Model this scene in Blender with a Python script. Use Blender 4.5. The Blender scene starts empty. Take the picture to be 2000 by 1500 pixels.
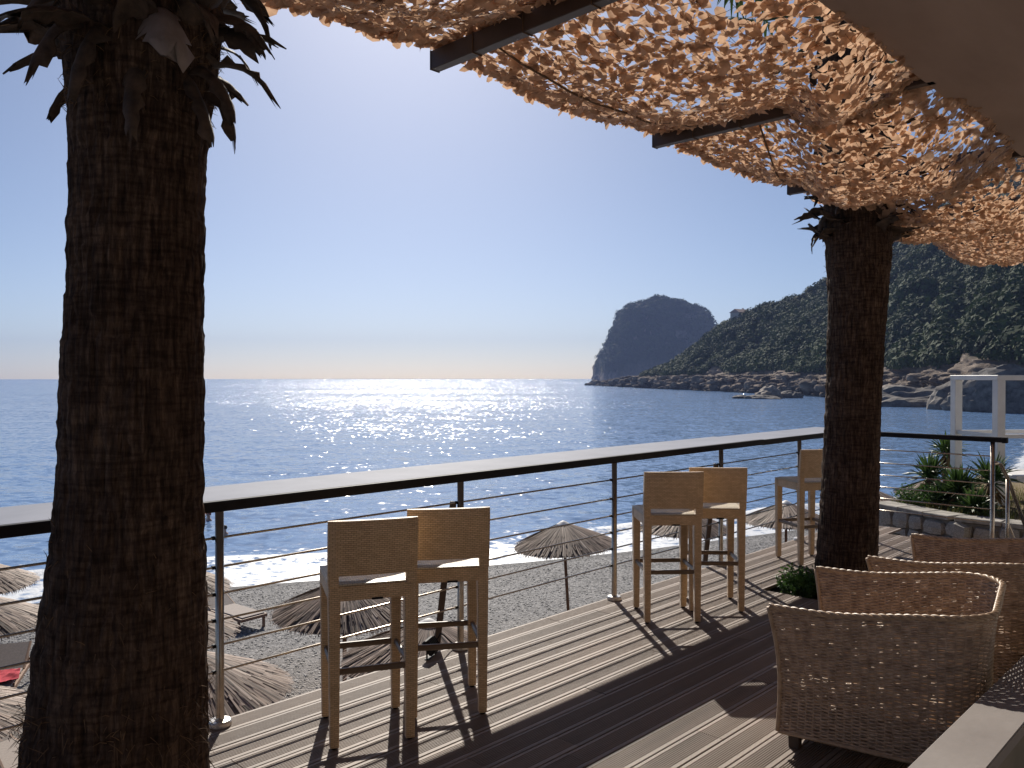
import bpy, bmesh, math, random
import numpy as np
from mathutils import Vector, Matrix, Euler

random.seed(7)
rng = np.random.default_rng(11)
R = math.radians
scene = bpy.context.scene
col = scene.collection

# ------------------------------------------------------------------ camera
CAM_H = 1.75
SUN_EL, SUN_AZ = 34.6, -7.1          # degrees; azimuth measured from +Y towards +X
cam = bpy.data.cameras.new("camera")
cam.sensor_width = 36.0
cam.lens = 36.0 * 1600 / 2000
cam.clip_start, cam.clip_end = 0.05, 40000
cam_o = bpy.data.objects.new("camera", cam)
cam_o.location = (0, 0, CAM_H)
cam_o.rotation_euler = (R(90 - 0.466), 0, 0)
col.objects.link(cam_o)
scene.camera = cam_o

# ------------------------------------------------------------------ sky and sun
world = bpy.data.worlds.new("World")
scene.world = world
world.use_nodes = True
wn = world.node_tree.nodes
sky = wn.new("ShaderNodeTexSky")
sky.sky_type = 'NISHITA'
sky.sun_disc = False
sky.sun_elevation = R(SUN_EL)
sky.sun_rotation = R(SUN_AZ)
sky.altitude = 0
sky.air_density = 0.65
sky.dust_density = 0.65
sky.ozone_density = 3.6
bg = wn["Background"]
bg.inputs["Strength"].default_value = 0.064
world.node_tree.links.new(sky.outputs[0], bg.inputs[0])

sun = bpy.data.lights.new("sun", 'SUN')
sun.energy = 4.6
sun.angle = R(0.53)
sun.color = (1.0, 0.93, 0.82)
sun_o = bpy.data.objects.new("sun", sun)
sd = Vector((math.sin(R(SUN_AZ)) * math.cos(R(SUN_EL)), math.cos(R(SUN_AZ)) * math.cos(R(SUN_EL)), math.sin(R(SUN_EL))))
sun_o.rotation_euler = (-sd).to_track_quat('-Z', 'Y').to_euler()
sun_o.location = sd * 50
col.objects.link(sun_o)

vs = scene.view_settings
vs.view_transform = 'Standard'
vs.look = 'None'
vs.exposure = 0.42
vs.gamma = 1.0
vs.use_curve_mapping = False
scene.cycles.use_denoising = True
scene.cycles.max_bounces = 8
scene.cycles.transparent_max_bounces = 16
scene.cycles.sample_clamp_indirect = 6

# ------------------------------------------------------------------ frame of the terrace
# t runs along the railing (away to the right), s runs inwards from the railing line
R0 = Vector((-1.47, 4.11, 0))
TA = math.atan2(0.716, 0.698)
TV = Vector((math.cos(TA), math.sin(TA), 0))
SV = Vector((math.sin(TA), -math.cos(TA), 0))
def P(t, s, z=0.0):
    return R0 + TV * t + SV * s + Vector((0, 0, z))
SEA_Z = -4.45

# ------------------------------------------------------------------ helpers
def tag(o, label=None, cat=None, group=None, kind=None):
    if label: o["label"] = label
    if cat: o["category"] = cat
    if group: o["group"] = group
    if kind: o["kind"] = kind
    return o

def empty(name, loc=(0, 0, 0), rz=0.0):
    o = bpy.data.objects.new(name, None)
    o.empty_display_size = 0.1
    o.location = loc
    o.rotation_euler = (0, 0, rz)
    col.objects.link(o)
    return o

def np_mesh(name, verts, faces, smooth=False, uv=None):
    """faces: (M,k) int array, or a list of such arrays"""
    me = bpy.data.meshes.new(name)
    verts = np.asarray(verts, dtype=np.float32)
    if not isinstance(faces, list): faces = [faces]
    faces = [np.asarray(f, dtype=np.int32) for f in faces if len(f)]
    loops = np.concatenate([f.ravel() for f in faces])
    tot = np.concatenate([np.full(len(f), f.shape[1], dtype=np.int32) for f in faces])
    start = np.concatenate([[0], np.cumsum(tot)[:-1]]).astype(np.int32)
    me.vertices.add(len(verts)); me.vertices.foreach_set("co", verts.ravel())
    me.loops.add(len(loops)); me.loops.foreach_set("vertex_index", loops)
    me.polygons.add(len(tot)); me.polygons.foreach_set("loop_start", start)
    try: me.polygons.foreach_set("loop_total", tot)
    except Exception: pass
    me.polygons.foreach_set("use_smooth", np.full(len(tot), smooth, dtype=bool))
    me.update(calc_edges=True)
    me.validate()
    return me

def box_uv(me):
    """metre-scaled box mapping: u runs sideways, v runs up (or depth on level faces)"""
    n = len(me.loops)
    co = np.empty(len(me.vertices) * 3, dtype=np.float32); me.vertices.foreach_get("co", co); co = co.reshape(-1, 3)
    vi = np.empty(n, dtype=np.int32); me.loops.foreach_get("vertex_index", vi)
    pn = np.empty(len(me.polygons) * 3, dtype=np.float32); me.polygons.foreach_get("normal", pn); pn = np.abs(pn.reshape(-1, 3))
    lt = np.empty(len(me.polygons), dtype=np.int32); me.polygons.foreach_get("loop_total", lt)
    ax = np.repeat(np.argmax(pn, axis=1), lt)
    p = co[vi]
    u = np.where(ax == 0, p[:, 1], p[:, 0])
    v = np.where(ax == 2, p[:, 1], p[:, 2])
    lay = me.uv_layers.new(name="UVMap")
    lay.data.foreach_set("uv", np.stack([u, v], 1).astype(np.float32).ravel())

def link(name, me, m, parent=None):
    o = bpy.data.objects.new(name, me)
    if m is not None and len(me.materials) == 0:
        me.materials.append(m)
    col.objects.link(o)
    if parent is not None: o.parent = parent
    return o

def copy_tree(o, parent=None):
    c = o.copy(); col.objects.link(c); c.parent = parent
    for ch in list(o.children): copy_tree(ch, c)
    return c

_bev = {}
def bevel_box(sx, sy, sz, b=0.0, seg=1):
    key = (round(sx, 4), round(sy, 4), round(sz, 4), b, seg)
    if key not in _bev:
        bm = bmesh.new()
        bmesh.ops.create_cube(bm, size=1.0)
        for v in bm.verts: v.co = Vector((v.co.x * sx, v.co.y * sy, v.co.z * sz))
        if b > 0:
            bmesh.ops.bevel(bm, geom=list(bm.edges), offset=b, segments=seg, affect='EDGES', profile=0.5)
        bm.verts.index_update()
        _bev[key] = ([tuple(v.co) for v in bm.verts], [[v.index for v in f.verts] for f in bm.faces])
        bm.free()
    return _bev[key]

class MB:
    def __init__(self): self.v = []; self.f = []
    def add(self, vs_, fs_, M=None):
        k = len(self.v)
        if M is None: self.v += [tuple(p) for p in vs_]
        else: self.v += [tuple(M @ Vector(p)) for p in vs_]
        self.f += [[i + k for i in q] for q in fs_]
        return self
    def box(self, c, s, b=0.0, M=None, seg=1):
        a, f = bevel_box(s[0], s[1], s[2], b, seg)
        T = Matrix.Translation(Vector(c))
        return self.add(a, f, (M @ T) if M is not None else T)
    def bar(self, p, q, w, h, b=0.0, up=(0, 0, 1)):
        """box with its long axis from p to q"""
        p = Vector(p); q = Vector(q); d = q - p; L = d.length; d.normalize()
        u = Vector(up); x = d.cross(u)
        if x.length < 1e-4: x = d.cross(Vector((0, 1, 0)))
        x.normalize(); z = x.cross(d)
        M = Matrix(((d.x, x.x, z.x, 0), (d.y, x.y, z.y, 0), (d.z, x.z, z.z, 0), (0, 0, 0, 1)))
        a, f = bevel_box(L, w, h, b)
        return self.add(a, f, Matrix.Translation((p + q) / 2) @ M)
    def tube(self, pts, r, n=8, cap=True):
        pts = [Vector(p) for p in pts]
        rs = r if isinstance(r, (list, tuple)) else [r] * len(pts)
        k = len(self.v); prev = None
        for i, p in enumerate(pts):
            d = (pts[min(i + 1, len(pts) - 1)] - pts[max(i - 1, 0)]).normalized()
            if prev is None:
                a = d.cross(Vector((0, 0, 1)))
                if a.length < 1e-3: a = d.cross(Vector((1, 0, 0)))
            else:
                a = prev - d * prev.dot(d)
            a.normalize(); b = d.cross(a); prev = a
            for j in range(n):
                an = 2 * math.pi * j / n
                self.v.append(tuple(p + (a * math.cos(an) + b * math.sin(an)) * rs[i]))
        for i in range(len(pts) - 1):
            for j in range(n):
                self.f.append([k + i * n + j, k + i * n + (j + 1) % n, k + (i + 1) * n + (j + 1) % n, k + (i + 1) * n + j])
        if cap:
            self.f.append([k + j for j in range(n)][::-1])
            e = k + (len(pts) - 1) * n
            self.f.append([e + j for j in range(n)])
        return self
    def lathe(self, c, prof, n=20):
        """prof: (radius, z) pairs round a vertical axis"""
        c = Vector(c); k = len(self.v)
        for r, z in prof:
            for j in range(n):
                an = 2 * math.pi * j / n
                self.v.append((c.x + r * math.cos(an), c.y + r * math.sin(an), c.z + z))
        for i in range(len(prof) - 1):
            for j in range(n):
                self.f.append([k + i * n + j, k + i * n + (j + 1) % n, k + (i + 1) * n + (j + 1) % n, k + (i + 1) * n + j])
        self.f.append([k + j for j in range(n)][::-1])
        e = k + (len(prof) - 1) * n
        self.f.append([e + j for j in range(n)])
        return self
    def build(self, name, m, parent=None, smooth=False, uv=False):
        me = bpy.data.meshes.new(name)
        me.from_pydata(self.v, [], self.f)
        if smooth:
            me.polygons.foreach_set("use_smooth", [True] * len(me.polygons))
        me.update()
        if uv: box_uv(me)
        return link(name, me, m, parent)

# --- numpy noise
def _h(ix, iy, iz, s):
    v = np.sin(ix * 127.1 + iy * 311.7 + iz * 74.7 + s * 53.3) * 43758.5453
    return v - np.floor(v)
def vn(x, y, z=0.0, s=0):
    x = np.asarray(x, dtype=np.float64); y = np.asarray(y, dtype=np.float64); z = np.asarray(z, dtype=np.float64) + 0 * x
    xi, yi, zi = np.floor(x), np.floor(y), np.floor(z)
    fx, fy, fz = x - xi, y - yi, z - zi
    fx = fx * fx * (3 - 2 * fx); fy = fy * fy * (3 - 2 * fy); fz = fz * fz * (3 - 2 * fz)
    def L(a, b, t): return a + (b - a) * t
    c = [[[_h(xi + i, yi + j, zi + k, s) for k in (0, 1)] for j in (0, 1)] for i in (0, 1)]
    return L(L(L(c[0][0][0], c[1][0][0], fx), L(c[0][1][0], c[1][1][0], fx), fy),
             L(L(c[0][0][1], c[1][0][1], fx), L(c[0][1][1], c[1][1][1], fx), fy), fz)
def fbm(x, y, z=0.0, s=0, o=4):
    a, f, t, n = 1.0, 1.0, 0.0, 0.0
    for i in range(o):
        t = t + a * vn(x * f, y * f, np.asarray(z) * f, s + i); n += a; a *= 0.5; f *= 2.03
    return t / n
def grid_faces(nu, nv, wrap=False):
    """verts laid out [i*nv + j]; i along u"""
    i = np.arange(nu if wrap else nu - 1); j = np.arange(nv - 1)
    I, J = np.meshgrid(i, j, indexing='ij')
    I2 = (I + 1) % nu
    return np.stack([I * nv + J, I2 * nv + J, I2 * nv + J + 1, I * nv + J + 1], -1).reshape(-1, 4)

# ------------------------------------------------------------------ materials
def new_mat(name):
    m = bpy.data.materials.new(name); m.use_nodes = True
    nt = m.node_tree
    return m, nt, nt.nodes["Principled BSDF"], nt.nodes["Material Output"]
def N(nt, kind, **kw):
    n = nt.nodes.new("ShaderNode" + kind)
    for k, v in kw.items():
        if k in n.inputs: n.inputs[k].default_value = v
        else: setattr(n, k, v)
    return n
def ramp(nt, stops, fac=None):
    r = nt.nodes.new("ShaderNodeValToRGB")
    e = r.color_ramp.elements
    while len(e) > len(stops): e.remove(e[-1])
    while len(e) < len(stops): e.new(1.0)
    for k, (p, c) in enumerate(stops):
        e[k].position = p; e[k].color = (c[0], c[1], c[2], 1)
    if fac is not None: nt.links.new(fac, r.inputs[0])
    return r
def coords(nt, scale=(1, 1, 1), kind="Object"):
    tc = N(nt, "TexCoord"); mp = N(nt, "Mapping")
    mp.inputs["Scale"].default_value = scale
    nt.links.new(tc.outputs[kind], mp.inputs[0])
    return mp.outputs[0]

def simple(name, c1, c2, scale=8.0, rough=0.6, metal=0.0, bump=0.0, bscale=60.0, stretch=(1, 1, 1), spec=0.5, detail=5.0):
    m, nt, b, out = new_mat(name)
    v = coords(nt, stretch)
    n = N(nt, "TexNoise", Scale=scale, Detail=detail, Roughness=0.6)
    nt.links.new(v, n.inputs["Vector"])
    r = ramp(nt, [(0.3, c1), (0.7, c2)], n.outputs["Fac"])
    nt.links.new(r.outputs[0], b.inputs["Base Color"])
    b.inputs["Roughness"].default_value = rough
    b.inputs["Metallic"].default_value = metal
    b.inputs["Specular IOR Level"].default_value = spec
    if bump > 0:
        n2 = N(nt, "TexNoise", Scale=bscale, Detail=4.0)
        nt.links.new(v, n2.inputs["Vector"])
        bp = N(nt, "Bump", Strength=bump, Distance=0.01)
        nt.links.new(n2.outputs["Fac"], bp.inputs["Height"])
        nt.links.new(bp.outputs[0], b.inputs["Normal"])
    return m

def weave_mat(name, c1, c2, dark, row=0.0095, brick=0.024):
    """flat synthetic rattan: staggered strands, recessed joints"""
    m, nt, b, out = new_mat(name)
    tc = N(nt, "TexCoord")
    br = N(nt, "TexBrick")
    br.offset = 0.5
    br.inputs["Color1"].default_value = (*c1, 1); br.inputs["Color2"].default_value = (*c2, 1)
    br.inputs["Mortar"].default_value = (*dark, 1)
    br.inputs["Scale"].default_value = 1.0
    br.inputs["Mortar Size"].default_value = row * 0.10
    br.inputs["Mortar Smooth"].default_value = 0.6
    br.inputs["Brick Width"].default_value = brick
    br.inputs["Row Height"].default_value = row
    nt.links.new(tc.outputs["UV"], br.inputs["Vector"])
    nz = N(nt, "TexNoise", Scale=9.0, Detail=3.0)
    nt.links.new(tc.outputs["Object"], nz.inputs["Vector"])
    mx = N(nt, "MixRGB", blend_type='MULTIPLY'); mx.inputs[0].default_value = 0.35
    nt.links.new(br.outputs["Color"], mx.inputs[1]); nt.links.new(nz.outputs["Fac"], mx.inputs[2])
    nt.links.new(mx.outputs[0], b.inputs["Base Color"])
    wv = N(nt, "TexWave", wave_type='BANDS', bands_direction='X')
    wv.inputs["Scale"].default_value = 1.0 / (brick * 20) * 10
    wv.inputs["Distortion"].default_value = 0.0
    nt.links.new(tc.outputs["UV"], wv.inputs["Vector"])
    inv = N(nt, "Math", operation='SUBTRACT'); inv.inputs[0].default_value = 1.0
    nt.links.new(br.outputs["Fac"], inv.inputs[1])
    bp = N(nt, "Bump", Strength=0.9, Distance=0.0025)
    nt.links.new(inv.outputs[0], bp.inputs["Height"])
    nt.links.new(bp.outputs[0], b.inputs["Normal"])
    b.inputs["Roughness"].default_value = 0.42
    return m

M = {}
M["board"] = simple("weathered_composite", (0.17, 0.124, 0.098), (0.275, 0.212, 0.172), 3.0, 0.62, bump=0.25, bscale=90, stretch=(0.25, 3, 3))
def vary(m, lo, hi):
    """each separate piece a little lighter or darker than its neighbours"""
    nt = m.node_tree; b = nt.nodes["Principled BSDF"]; src = b.inputs["Base Color"].links[0].from_socket
    oi = N(nt, "ObjectInfo"); mr = N(nt, "MapRange"); mr.inputs["To Min"].default_value = lo; mr.inputs["To Max"].default_value = hi
    nt.links.new(oi.outputs["Random"], mr.inputs["Value"])
    vm = N(nt, "VectorMath", operation='SCALE'); nt.links.new(src, vm.inputs[0]); nt.links.new(mr.outputs[0], vm.inputs["Scale"])
    nt.links.new(vm.outputs[0], b.inputs["Base Color"])
vary(M["board"], 0.82, 1.14)
M["slab"] = simple("dark_concrete", (0.03, 0.028, 0.026), (0.06, 0.055, 0.05), 4, 0.9)
M["steel"] = simple("brushed_steel", (0.36, 0.31, 0.26), (0.5, 0.44, 0.37), 14, 0.27, metal=1.0, bump=0.04, bscale=120)
M["black_metal"] = simple("black_painted_metal", (0.009, 0.008, 0.009), (0.015, 0.013, 0.014), 10, 0.6, spec=0.2)
M["counter"] = simple("pale_laminate", (0.255, 0.27, 0.325), (0.32, 0.335, 0.395), 2.5, 0.65, bump=0.03, bscale=30, spec=0.06)
M["flange"] = simple("white_steel_cover", (0.62, 0.58, 0.52), (0.72, 0.68, 0.62), 20, 0.3, metal=0.6)
M["stool"] = weave_mat("cream_woven_strands", (0.92, 0.67, 0.41), (0.76, 0.53, 0.31), (0.34, 0.21, 0.11))
M["stool_seat"] = weave_mat("cream_woven_seat", (0.74, 0.64, 0.48), (0.66, 0.56, 0.41), (0.25, 0.18, 0.11))
M["rung"] = weave_mat("wrapped_rung", (0.80, 0.64, 0.44), (0.70, 0.55, 0.36), (0.2, 0.14, 0.09), row=0.3, brick=0.009)
M["wicker"] = simple("natural_wicker", (0.28, 0.19, 0.13), (0.58, 0.43, 0.315), 26, 0.42, bump=0.2, bscale=200)
M["wicker_rim"] = simple("pale_wicker_braid", (0.32, 0.21, 0.13), (0.50, 0.36, 0.24), 24, 0.42)
M["dark_wood"] = simple("dark_wood", (0.05, 0.032, 0.022), (0.10, 0.065, 0.045), 5, 0.6, stretch=(1, 1, 0.2))
M["pole_wood"] = simple("brown_pole_wood", (0.15, 0.075, 0.038), (0.24, 0.125, 0.065), 8, 0.7, stretch=(2, 2, 0.15))
M["lounger_wood"] = simple("lounger_wood", (0.22, 0.12, 0.075), (0.32, 0.19, 0.12), 6, 0.6, stretch=(1, 1, 3))
M["lounger_mat"] = simple("grey_mesh_fabric", (0.24, 0.20, 0.18), (0.32, 0.27, 0.24), 30, 0.8)
M["dark_fabric"] = simple("dark_fabric", (0.03, 0.03, 0.035), (0.05, 0.05, 0.055), 20, 0.9)
M["red_fabric"] = simple("red_towel", (0.42, 0.03, 0.05), (0.6, 0.06, 0.09), 14, 0.95, bump=0.5, bscale=80)
def thatch_mat():
    m, nt, b, out = new_mat("dry_reed")
    at = N(nt, "Attribute"); at.attribute_name = "tone"
    r = ramp(nt, [(0.0, (0.05, 0.028, 0.02)), (0.45, (0.20, 0.132, 0.098)), (0.8, (0.36, 0.25, 0.19)), (1.0, (0.50, 0.39, 0.31))], at.outputs["Fac"])
    nt.links.new(r.outputs[0], b.inputs["Base Color"]); b.inputs["Roughness"].default_value = 0.7
    return m
M["thatch"] = thatch_mat()
M["cap"] = simple("pale_umbrella_cap", (0.6, 0.58, 0.56), (0.72, 0.7, 0.68), 12, 0.6)
M["white_paint"] = simple("white_paint", (0.70, 0.68, 0.65), (0.80, 0.78, 0.75), 6, 0.5, bump=0.08, bscale=40)
M["floor_tile"] = simple("pale_floor_tile", (0.52, 0.47, 0.41), (0.6, 0.55, 0.49), 2, 0.6)
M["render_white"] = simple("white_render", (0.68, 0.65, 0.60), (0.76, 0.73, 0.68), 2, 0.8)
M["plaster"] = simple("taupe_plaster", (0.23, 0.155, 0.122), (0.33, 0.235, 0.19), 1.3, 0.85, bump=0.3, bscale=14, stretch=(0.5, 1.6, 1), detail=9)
M["wall_cap"] = simple("smooth_cement", (0.19, 0.165, 0.155), (0.26, 0.23, 0.215), 3.5, 0.6, bump=0.08, bscale=40)
M["wall_side"] = simple("taupe_wall", (0.17, 0.15, 0.12), (0.24, 0.21, 0.17), 4.0, 0.85, bump=0.1, bscale=40)
M["mortar"] = simple("mortar", (0.16, 0.14, 0.12), (0.28, 0.25, 0.21), 9, 0.95, bump=0.5, bscale=40)
M["stone"] = simple("limestone", (0.18, 0.165, 0.145), (0.42, 0.39, 0.35), 7, 0.9, bump=0.6, bscale=30)
M["soil"] = simple("dark_soil", (0.035, 0.027, 0.02), (0.09, 0.068, 0.045), 12, 0.95, bump=0.8, bscale=40)
M["dry_grass_soil"] = simple("dry_grassy_soil", (0.12, 0.08, 0.035), (0.20, 0.15, 0.06), 5, 0.95, bump=0.8, bscale=40)
M["beam"] = simple("dark_brown_steel", (0.055, 0.037, 0.03), (0.08, 0.055, 0.045), 5, 0.5)
M["cord"] = simple("brown_cord", (0.10, 0.06, 0.035), (0.16, 0.10, 0.06), 40, 0.9)
M["skin"] = simple("skin", (0.42, 0.25, 0.18), (0.5, 0.31, 0.23), 9, 0.5)
M["hair"] = simple("dark_hair", (0.02, 0.014, 0.012), (0.05, 0.035, 0.03), 30, 0.7)
M["hat"] = simple("dark_red_cap", (0.18, 0.04, 0.035), (0.25, 0.06, 0.05), 20, 0.8)
M["roof_tile"] = simple("weathered_roof", (0.30, 0.20, 0.17), (0.42, 0.30, 0.25), 6, 0.9)
M["house_wall"] = simple("house_render", (0.45, 0.38, 0.34), (0.55, 0.48, 0.43), 2, 0.9)
M["glass_dark"] = simple("window_glass", (0.02, 0.025, 0.03), (0.03, 0.035, 0.04), 2, 0.1)

def leafy(name, c1, c2, trans=0.35, scale=3.0, rough=0.55):
    m, nt, b, out = new_mat(name)
    v = coords(nt)
    n = N(nt, "TexNoise", Scale=scale, Detail=3.0); nt.links.new(v, n.inputs["Vector"])
    r = ramp(nt, [(0.3, c1), (0.7, c2)], n.outputs["Fac"])
    nt.links.new(r.outputs[0], b.inputs["Base Color"])
    b.inputs["Roughness"].default_value = rough
    b.inputs["Specular IOR Level"].default_value = 0.3
    t = N(nt, "BsdfTranslucent"); nt.links.new(r.outputs[0], t.inputs[0])
    mx = N(nt, "MixShader"); mx.inputs[0].default_value = trans
    nt.links.new(b.outputs[0], mx.inputs[1]); nt.links.new(t.outputs[0], mx.inputs[2])
    nt.links.new(mx.outputs[0], out.inputs["Surface"])
    return m
M["net"] = leafy("tan_net_cloth", (0.40, 0.24, 0.145), (0.76, 0.52, 0.355), 0.46, 17.0, 0.8)
M["yucca"] = leafy("yucca_leaf", (0.035, 0.075, 0.02), (0.09, 0.15, 0.04), 0.25, 6.0, 0.45)
M["yucca_dry"] = leafy("dry_yucca_leaf", (0.16, 0.10, 0.045), (0.25, 0.17, 0.08), 0.3, 6.0, 0.8)
M["shrub"] = leafy("shrub_leaf", (0.03, 0.075, 0.015), (0.07, 0.14, 0.03), 0.35, 12.0)
M["grass"] = leafy("grass_blade", (0.05, 0.09, 0.02), (0.20, 0.16, 0.05), 0.35, 2.5)
M["frond"] = leafy("palm_frond", (0.03, 0.06, 0.015), (0.06, 0.11, 0.03), 0.3, 4.0)
M["bush"] = leafy("maquis_foliage", (0.017, 0.034, 0.011), (0.050, 0.075, 0.020), 0.15, 0.05, 0.85)

def bark_mat():
    m, nt, b, out = new_mat("fibrous_palm_bark")
    v = coords(nt, (1, 1, 0.12))
    n = N(nt, "TexNoise", Scale=60.0, Detail=6.0, Roughness=0.7); nt.links.new(v, n.inputs["Vector"])
    n2 = N(nt, "TexNoise", Scale=2.2, Detail=3.0); nt.links.new(coords(nt), n2.inputs["Vector"])
    r = ramp(nt, [(0.30, (0.016, 0.010, 0.008)), (0.50, (0.085, 0.056, 0.041)), (0.74, (0.23, 0.16, 0.115))], n.outputs["Fac"])
    r2 = ramp(nt, [(0.3, (0.55, 0.5, 0.48)), (0.7, (1, 1, 1))], n2.outputs["Fac"])
    n3 = N(nt, "TexNoise", Scale=70.0, Detail=4.0); nt.links.new(coords(nt, (0.16, 0.16, 1)), n3.inputs["Vector"])
    r3 = ramp(nt, [(0.36, (0.45, 0.42, 0.4)), (0.56, (1, 1, 1)), (0.72, (1.0, 0.95, 0.88))], n3.outputs["Fac"])
    mx = N(nt, "MixRGB", blend_type='MULTIPLY'); mx.inputs[0].default_value = 1.0
    nt.links.new(r.outputs[0], mx.inputs[1]); nt.links.new(r2.outputs[0], mx.inputs[2])
    mx3 = N(nt, "MixRGB", blend_type='MULTIPLY'); mx3.inputs[0].default_value = 0.8
    nt.links.new(mx.outputs[0], mx3.inputs[1]); nt.links.new(r3.outputs[0], mx3.inputs[2])
    nt.links.new(mx3.outputs[0], b.inputs["Base Color"])
    b.inputs["Roughness"].default_value = 0.9
    b.inputs["Specular IOR Level"].default_value = 0.15
    bp = N(nt, "Bump", Strength=0.8, Distance=0.004)
    nt.links.new(n.outputs["Fac"], bp.inputs["Height"]); nt.links.new(bp.outputs[0], b.inputs["Normal"])
    return m
M["bark"] = bark_mat()
M["boot"] = simple("dry_leaf_base", (0.022, 0.015, 0.012), (0.11, 0.073, 0.052), 20, 0.8, stretch=(1, 1, 1), bump=0.4, bscale=60)
M["boot_grey"] = simple("grey_leaf_sheath", (0.16, 0.13, 0.12), (0.28, 0.23, 0.21), 10, 0.7, bump=0.3, bscale=60)
M["fibre"] = simple("palm_fibre", (0.08, 0.045, 0.025), (0.2, 0.12, 0.06), 14, 0.9)

# ================================================================== SETTING
# ------------------------------------------------------------------ shoreline
_sh = [(-75, -4), (-55, 6), (-35, 14.5), (-22, 19.5), (-13.4, 22.4), (-8.6, 24.0), (-3, 26.0), (0, 27.3), (3.6, 28.7), (9.8, 32.4), (16, 35.5), (24, 40), (33, 47), (60, 86), (85, 120), (110, 135)]
def chaikin(p, k=3):
    p = [np.array(q, float) for q in p]
    for _ in range(k):
        q = [p[0]]
        for a, b in zip(p[:-1], p[1:]): q += [a * .75 + b * .25, a * .25 + b * .75]
        q.append(p[-1]); p = q
    return np.array(p)
SHORE = chaikin(_sh)
def shore_dist(x, y):
    """signed distance from the waterline, positive out to sea"""
    x = np.asarray(x, float).ravel(); y = np.asarray(y, float).ravel()
    best = np.full(x.shape, 1e9); sign = np.zeros(x.shape)
    for a, b in zip(SHORE[:-1], SHORE[1:]):
        d = b - a; L2 = d @ d
        t = np.clip(((x - a[0]) * d[0] + (y - a[1]) * d[1]) / L2, 0, 1)
        px, py = x - a[0] - t * d[0], y - a[1] - t * d[1]
        dd = px * px + py * py
        c = d[0] * py - d[1] * px
        m = dd < best
        best[m] = dd[m]; sign[m] = np.sign(c[m])
    return np.sqrt(best) * sign

# ------------------------------------------------------------------ sea
def sea_material():
    m, nt, b, out = new_mat("sea_water")
    geo = N(nt, "NewGeometry")
    def noise(sc, det, stretch):
        mp = N(nt, "Mapping"); mp.inputs["Scale"].default_value = stretch
        nt.links.new(geo.outputs["Position"], mp.inputs[0])
        n = N(nt, "TexNoise", Scale=sc, Detail=det, Roughness=0.6)
        nt.links.new(mp.outputs[0], n.inputs["Vector"])
        return n
    n1 = noise(2.2, 4.0, (0.7, 1.0, 1.0))
    n2 = noise(0.35, 3.0, (0.5, 1.0, 1.0))
    big = noise(0.012, 3.0, (0.6, 1.6, 1.0))
    def centred(n, k):
        s = N(nt, "VectorMath", operation='SUBTRACT'); s.inputs[1].default_value = (0.5, 0.5, 0.5)
        nt.links.new(n.outputs["Color"], s.inputs[0])
        q = N(nt, "VectorMath", operation='MULTIPLY'); q.inputs[1].default_value = (k, k, 0)
        nt.links.new(s.outputs[0], q.inputs[0])
        return q
    a1, a2 = centred(n1, 1.5), centred(n2, 0.45)
    ad = N(nt, "VectorMath", operation='ADD'); nt.links.new(a1.outputs[0], ad.inputs[0]); nt.links.new(a2.outputs[0], ad.inputs[1])
    mr = N(nt, "MapRange"); mr.inputs["From Min"].default_value = 0.35; mr.inputs["From Max"].default_value = 0.65
    mr.inputs["To Min"].default_value = 0.65; mr.inputs["To Max"].default_value = 1.15
    nt.links.new(big.outputs["Fac"], mr.inputs["Value"])
    sc = N(nt, "VectorMath", operation='SCALE'); sx = N(nt, "SeparateXYZ"); nt.links.new(geo.outputs["Position"], sx.inputs[0])
    lee = N(nt, "MapRange"); lee.inputs["From Min"].default_value = 45; lee.inputs["From Max"].default_value = 170      # sheltered water inside the bay
    lee.inputs["To Min"].default_value = 0.68; lee.inputs["To Max"].default_value = 1.5
    nt.links.new(sx.outputs[1], lee.inputs["Value"])
    mm = N(nt, "Math", operation='MULTIPLY'); nt.links.new(mr.outputs[0], mm.inputs[0]); nt.links.new(lee.outputs[0], mm.inputs[1])
    nt.links.new(ad.outputs[0], sc.inputs[0]); nt.links.new(mm.outputs[0], sc.inputs["Scale"])
    a3 = N(nt, "VectorMath", operation='ADD'); nt.links.new(geo.outputs["Normal"], a3.inputs[0]); nt.links.new(sc.outputs[0], a3.inputs[1])
    nm = N(nt, "VectorMath", operation='NORMALIZE'); nt.links.new(a3.outputs[0], nm.inputs[0])
    nt.links.new(nm.outputs[0], b.inputs["Normal"])
    b.inputs["Base Color"].default_value = (0.135, 0.235, 0.42, 1)
    b.inputs["Roughness"].default_value = 0.13
    b.inputs["IOR"].default_value = 1.33
    # foam near the waterline
    at = N(nt, "Attribute"); at.attribute_name = "foam"
    fn = noise(3.2, 6.0, (0.8, 1.0, 1.0))
    md = N(nt, "Math", operation='ADD'); nt.links.new(at.outputs["Fac"], md.inputs[0]); nt.links.new(fn.outputs["Fac"], md.inputs[1])
    fr = ramp(nt, [(0.86, (0, 0, 0)), (1.0, (1, 1, 1))], None)
    hv = N(nt, "Math", operation='MULTIPLY'); hv.inputs[1].default_value = 0.92
    nt.links.new(md.outputs[0], hv.inputs[0]); nt.links.new(hv.outputs[0], fr.inputs[0])
    df = N(nt, "BsdfPrincipled"); df.inputs["Base Color"].default_value = (0.62, 0.64, 0.67, 1); df.inputs["Roughness"].default_value = 0.45
    bp = N(nt, "Bump", Strength=0.8, Distance=0.06); nt.links.new(fn.outputs["Fac"], bp.inputs["Height"]); nt.links.new(bp.outputs[0], df.inputs["Normal"])
    mx = N(nt, "MixShader"); nt.links.new(fr.outputs[0], mx.inputs[0])
    nt.links.new(b.outputs[0], mx.inputs[1]); nt.links.new(df.outputs[0], mx.inputs[2])
    nt.links.new(mx.outputs[0], out.inputs["Surface"])
    return m

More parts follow.
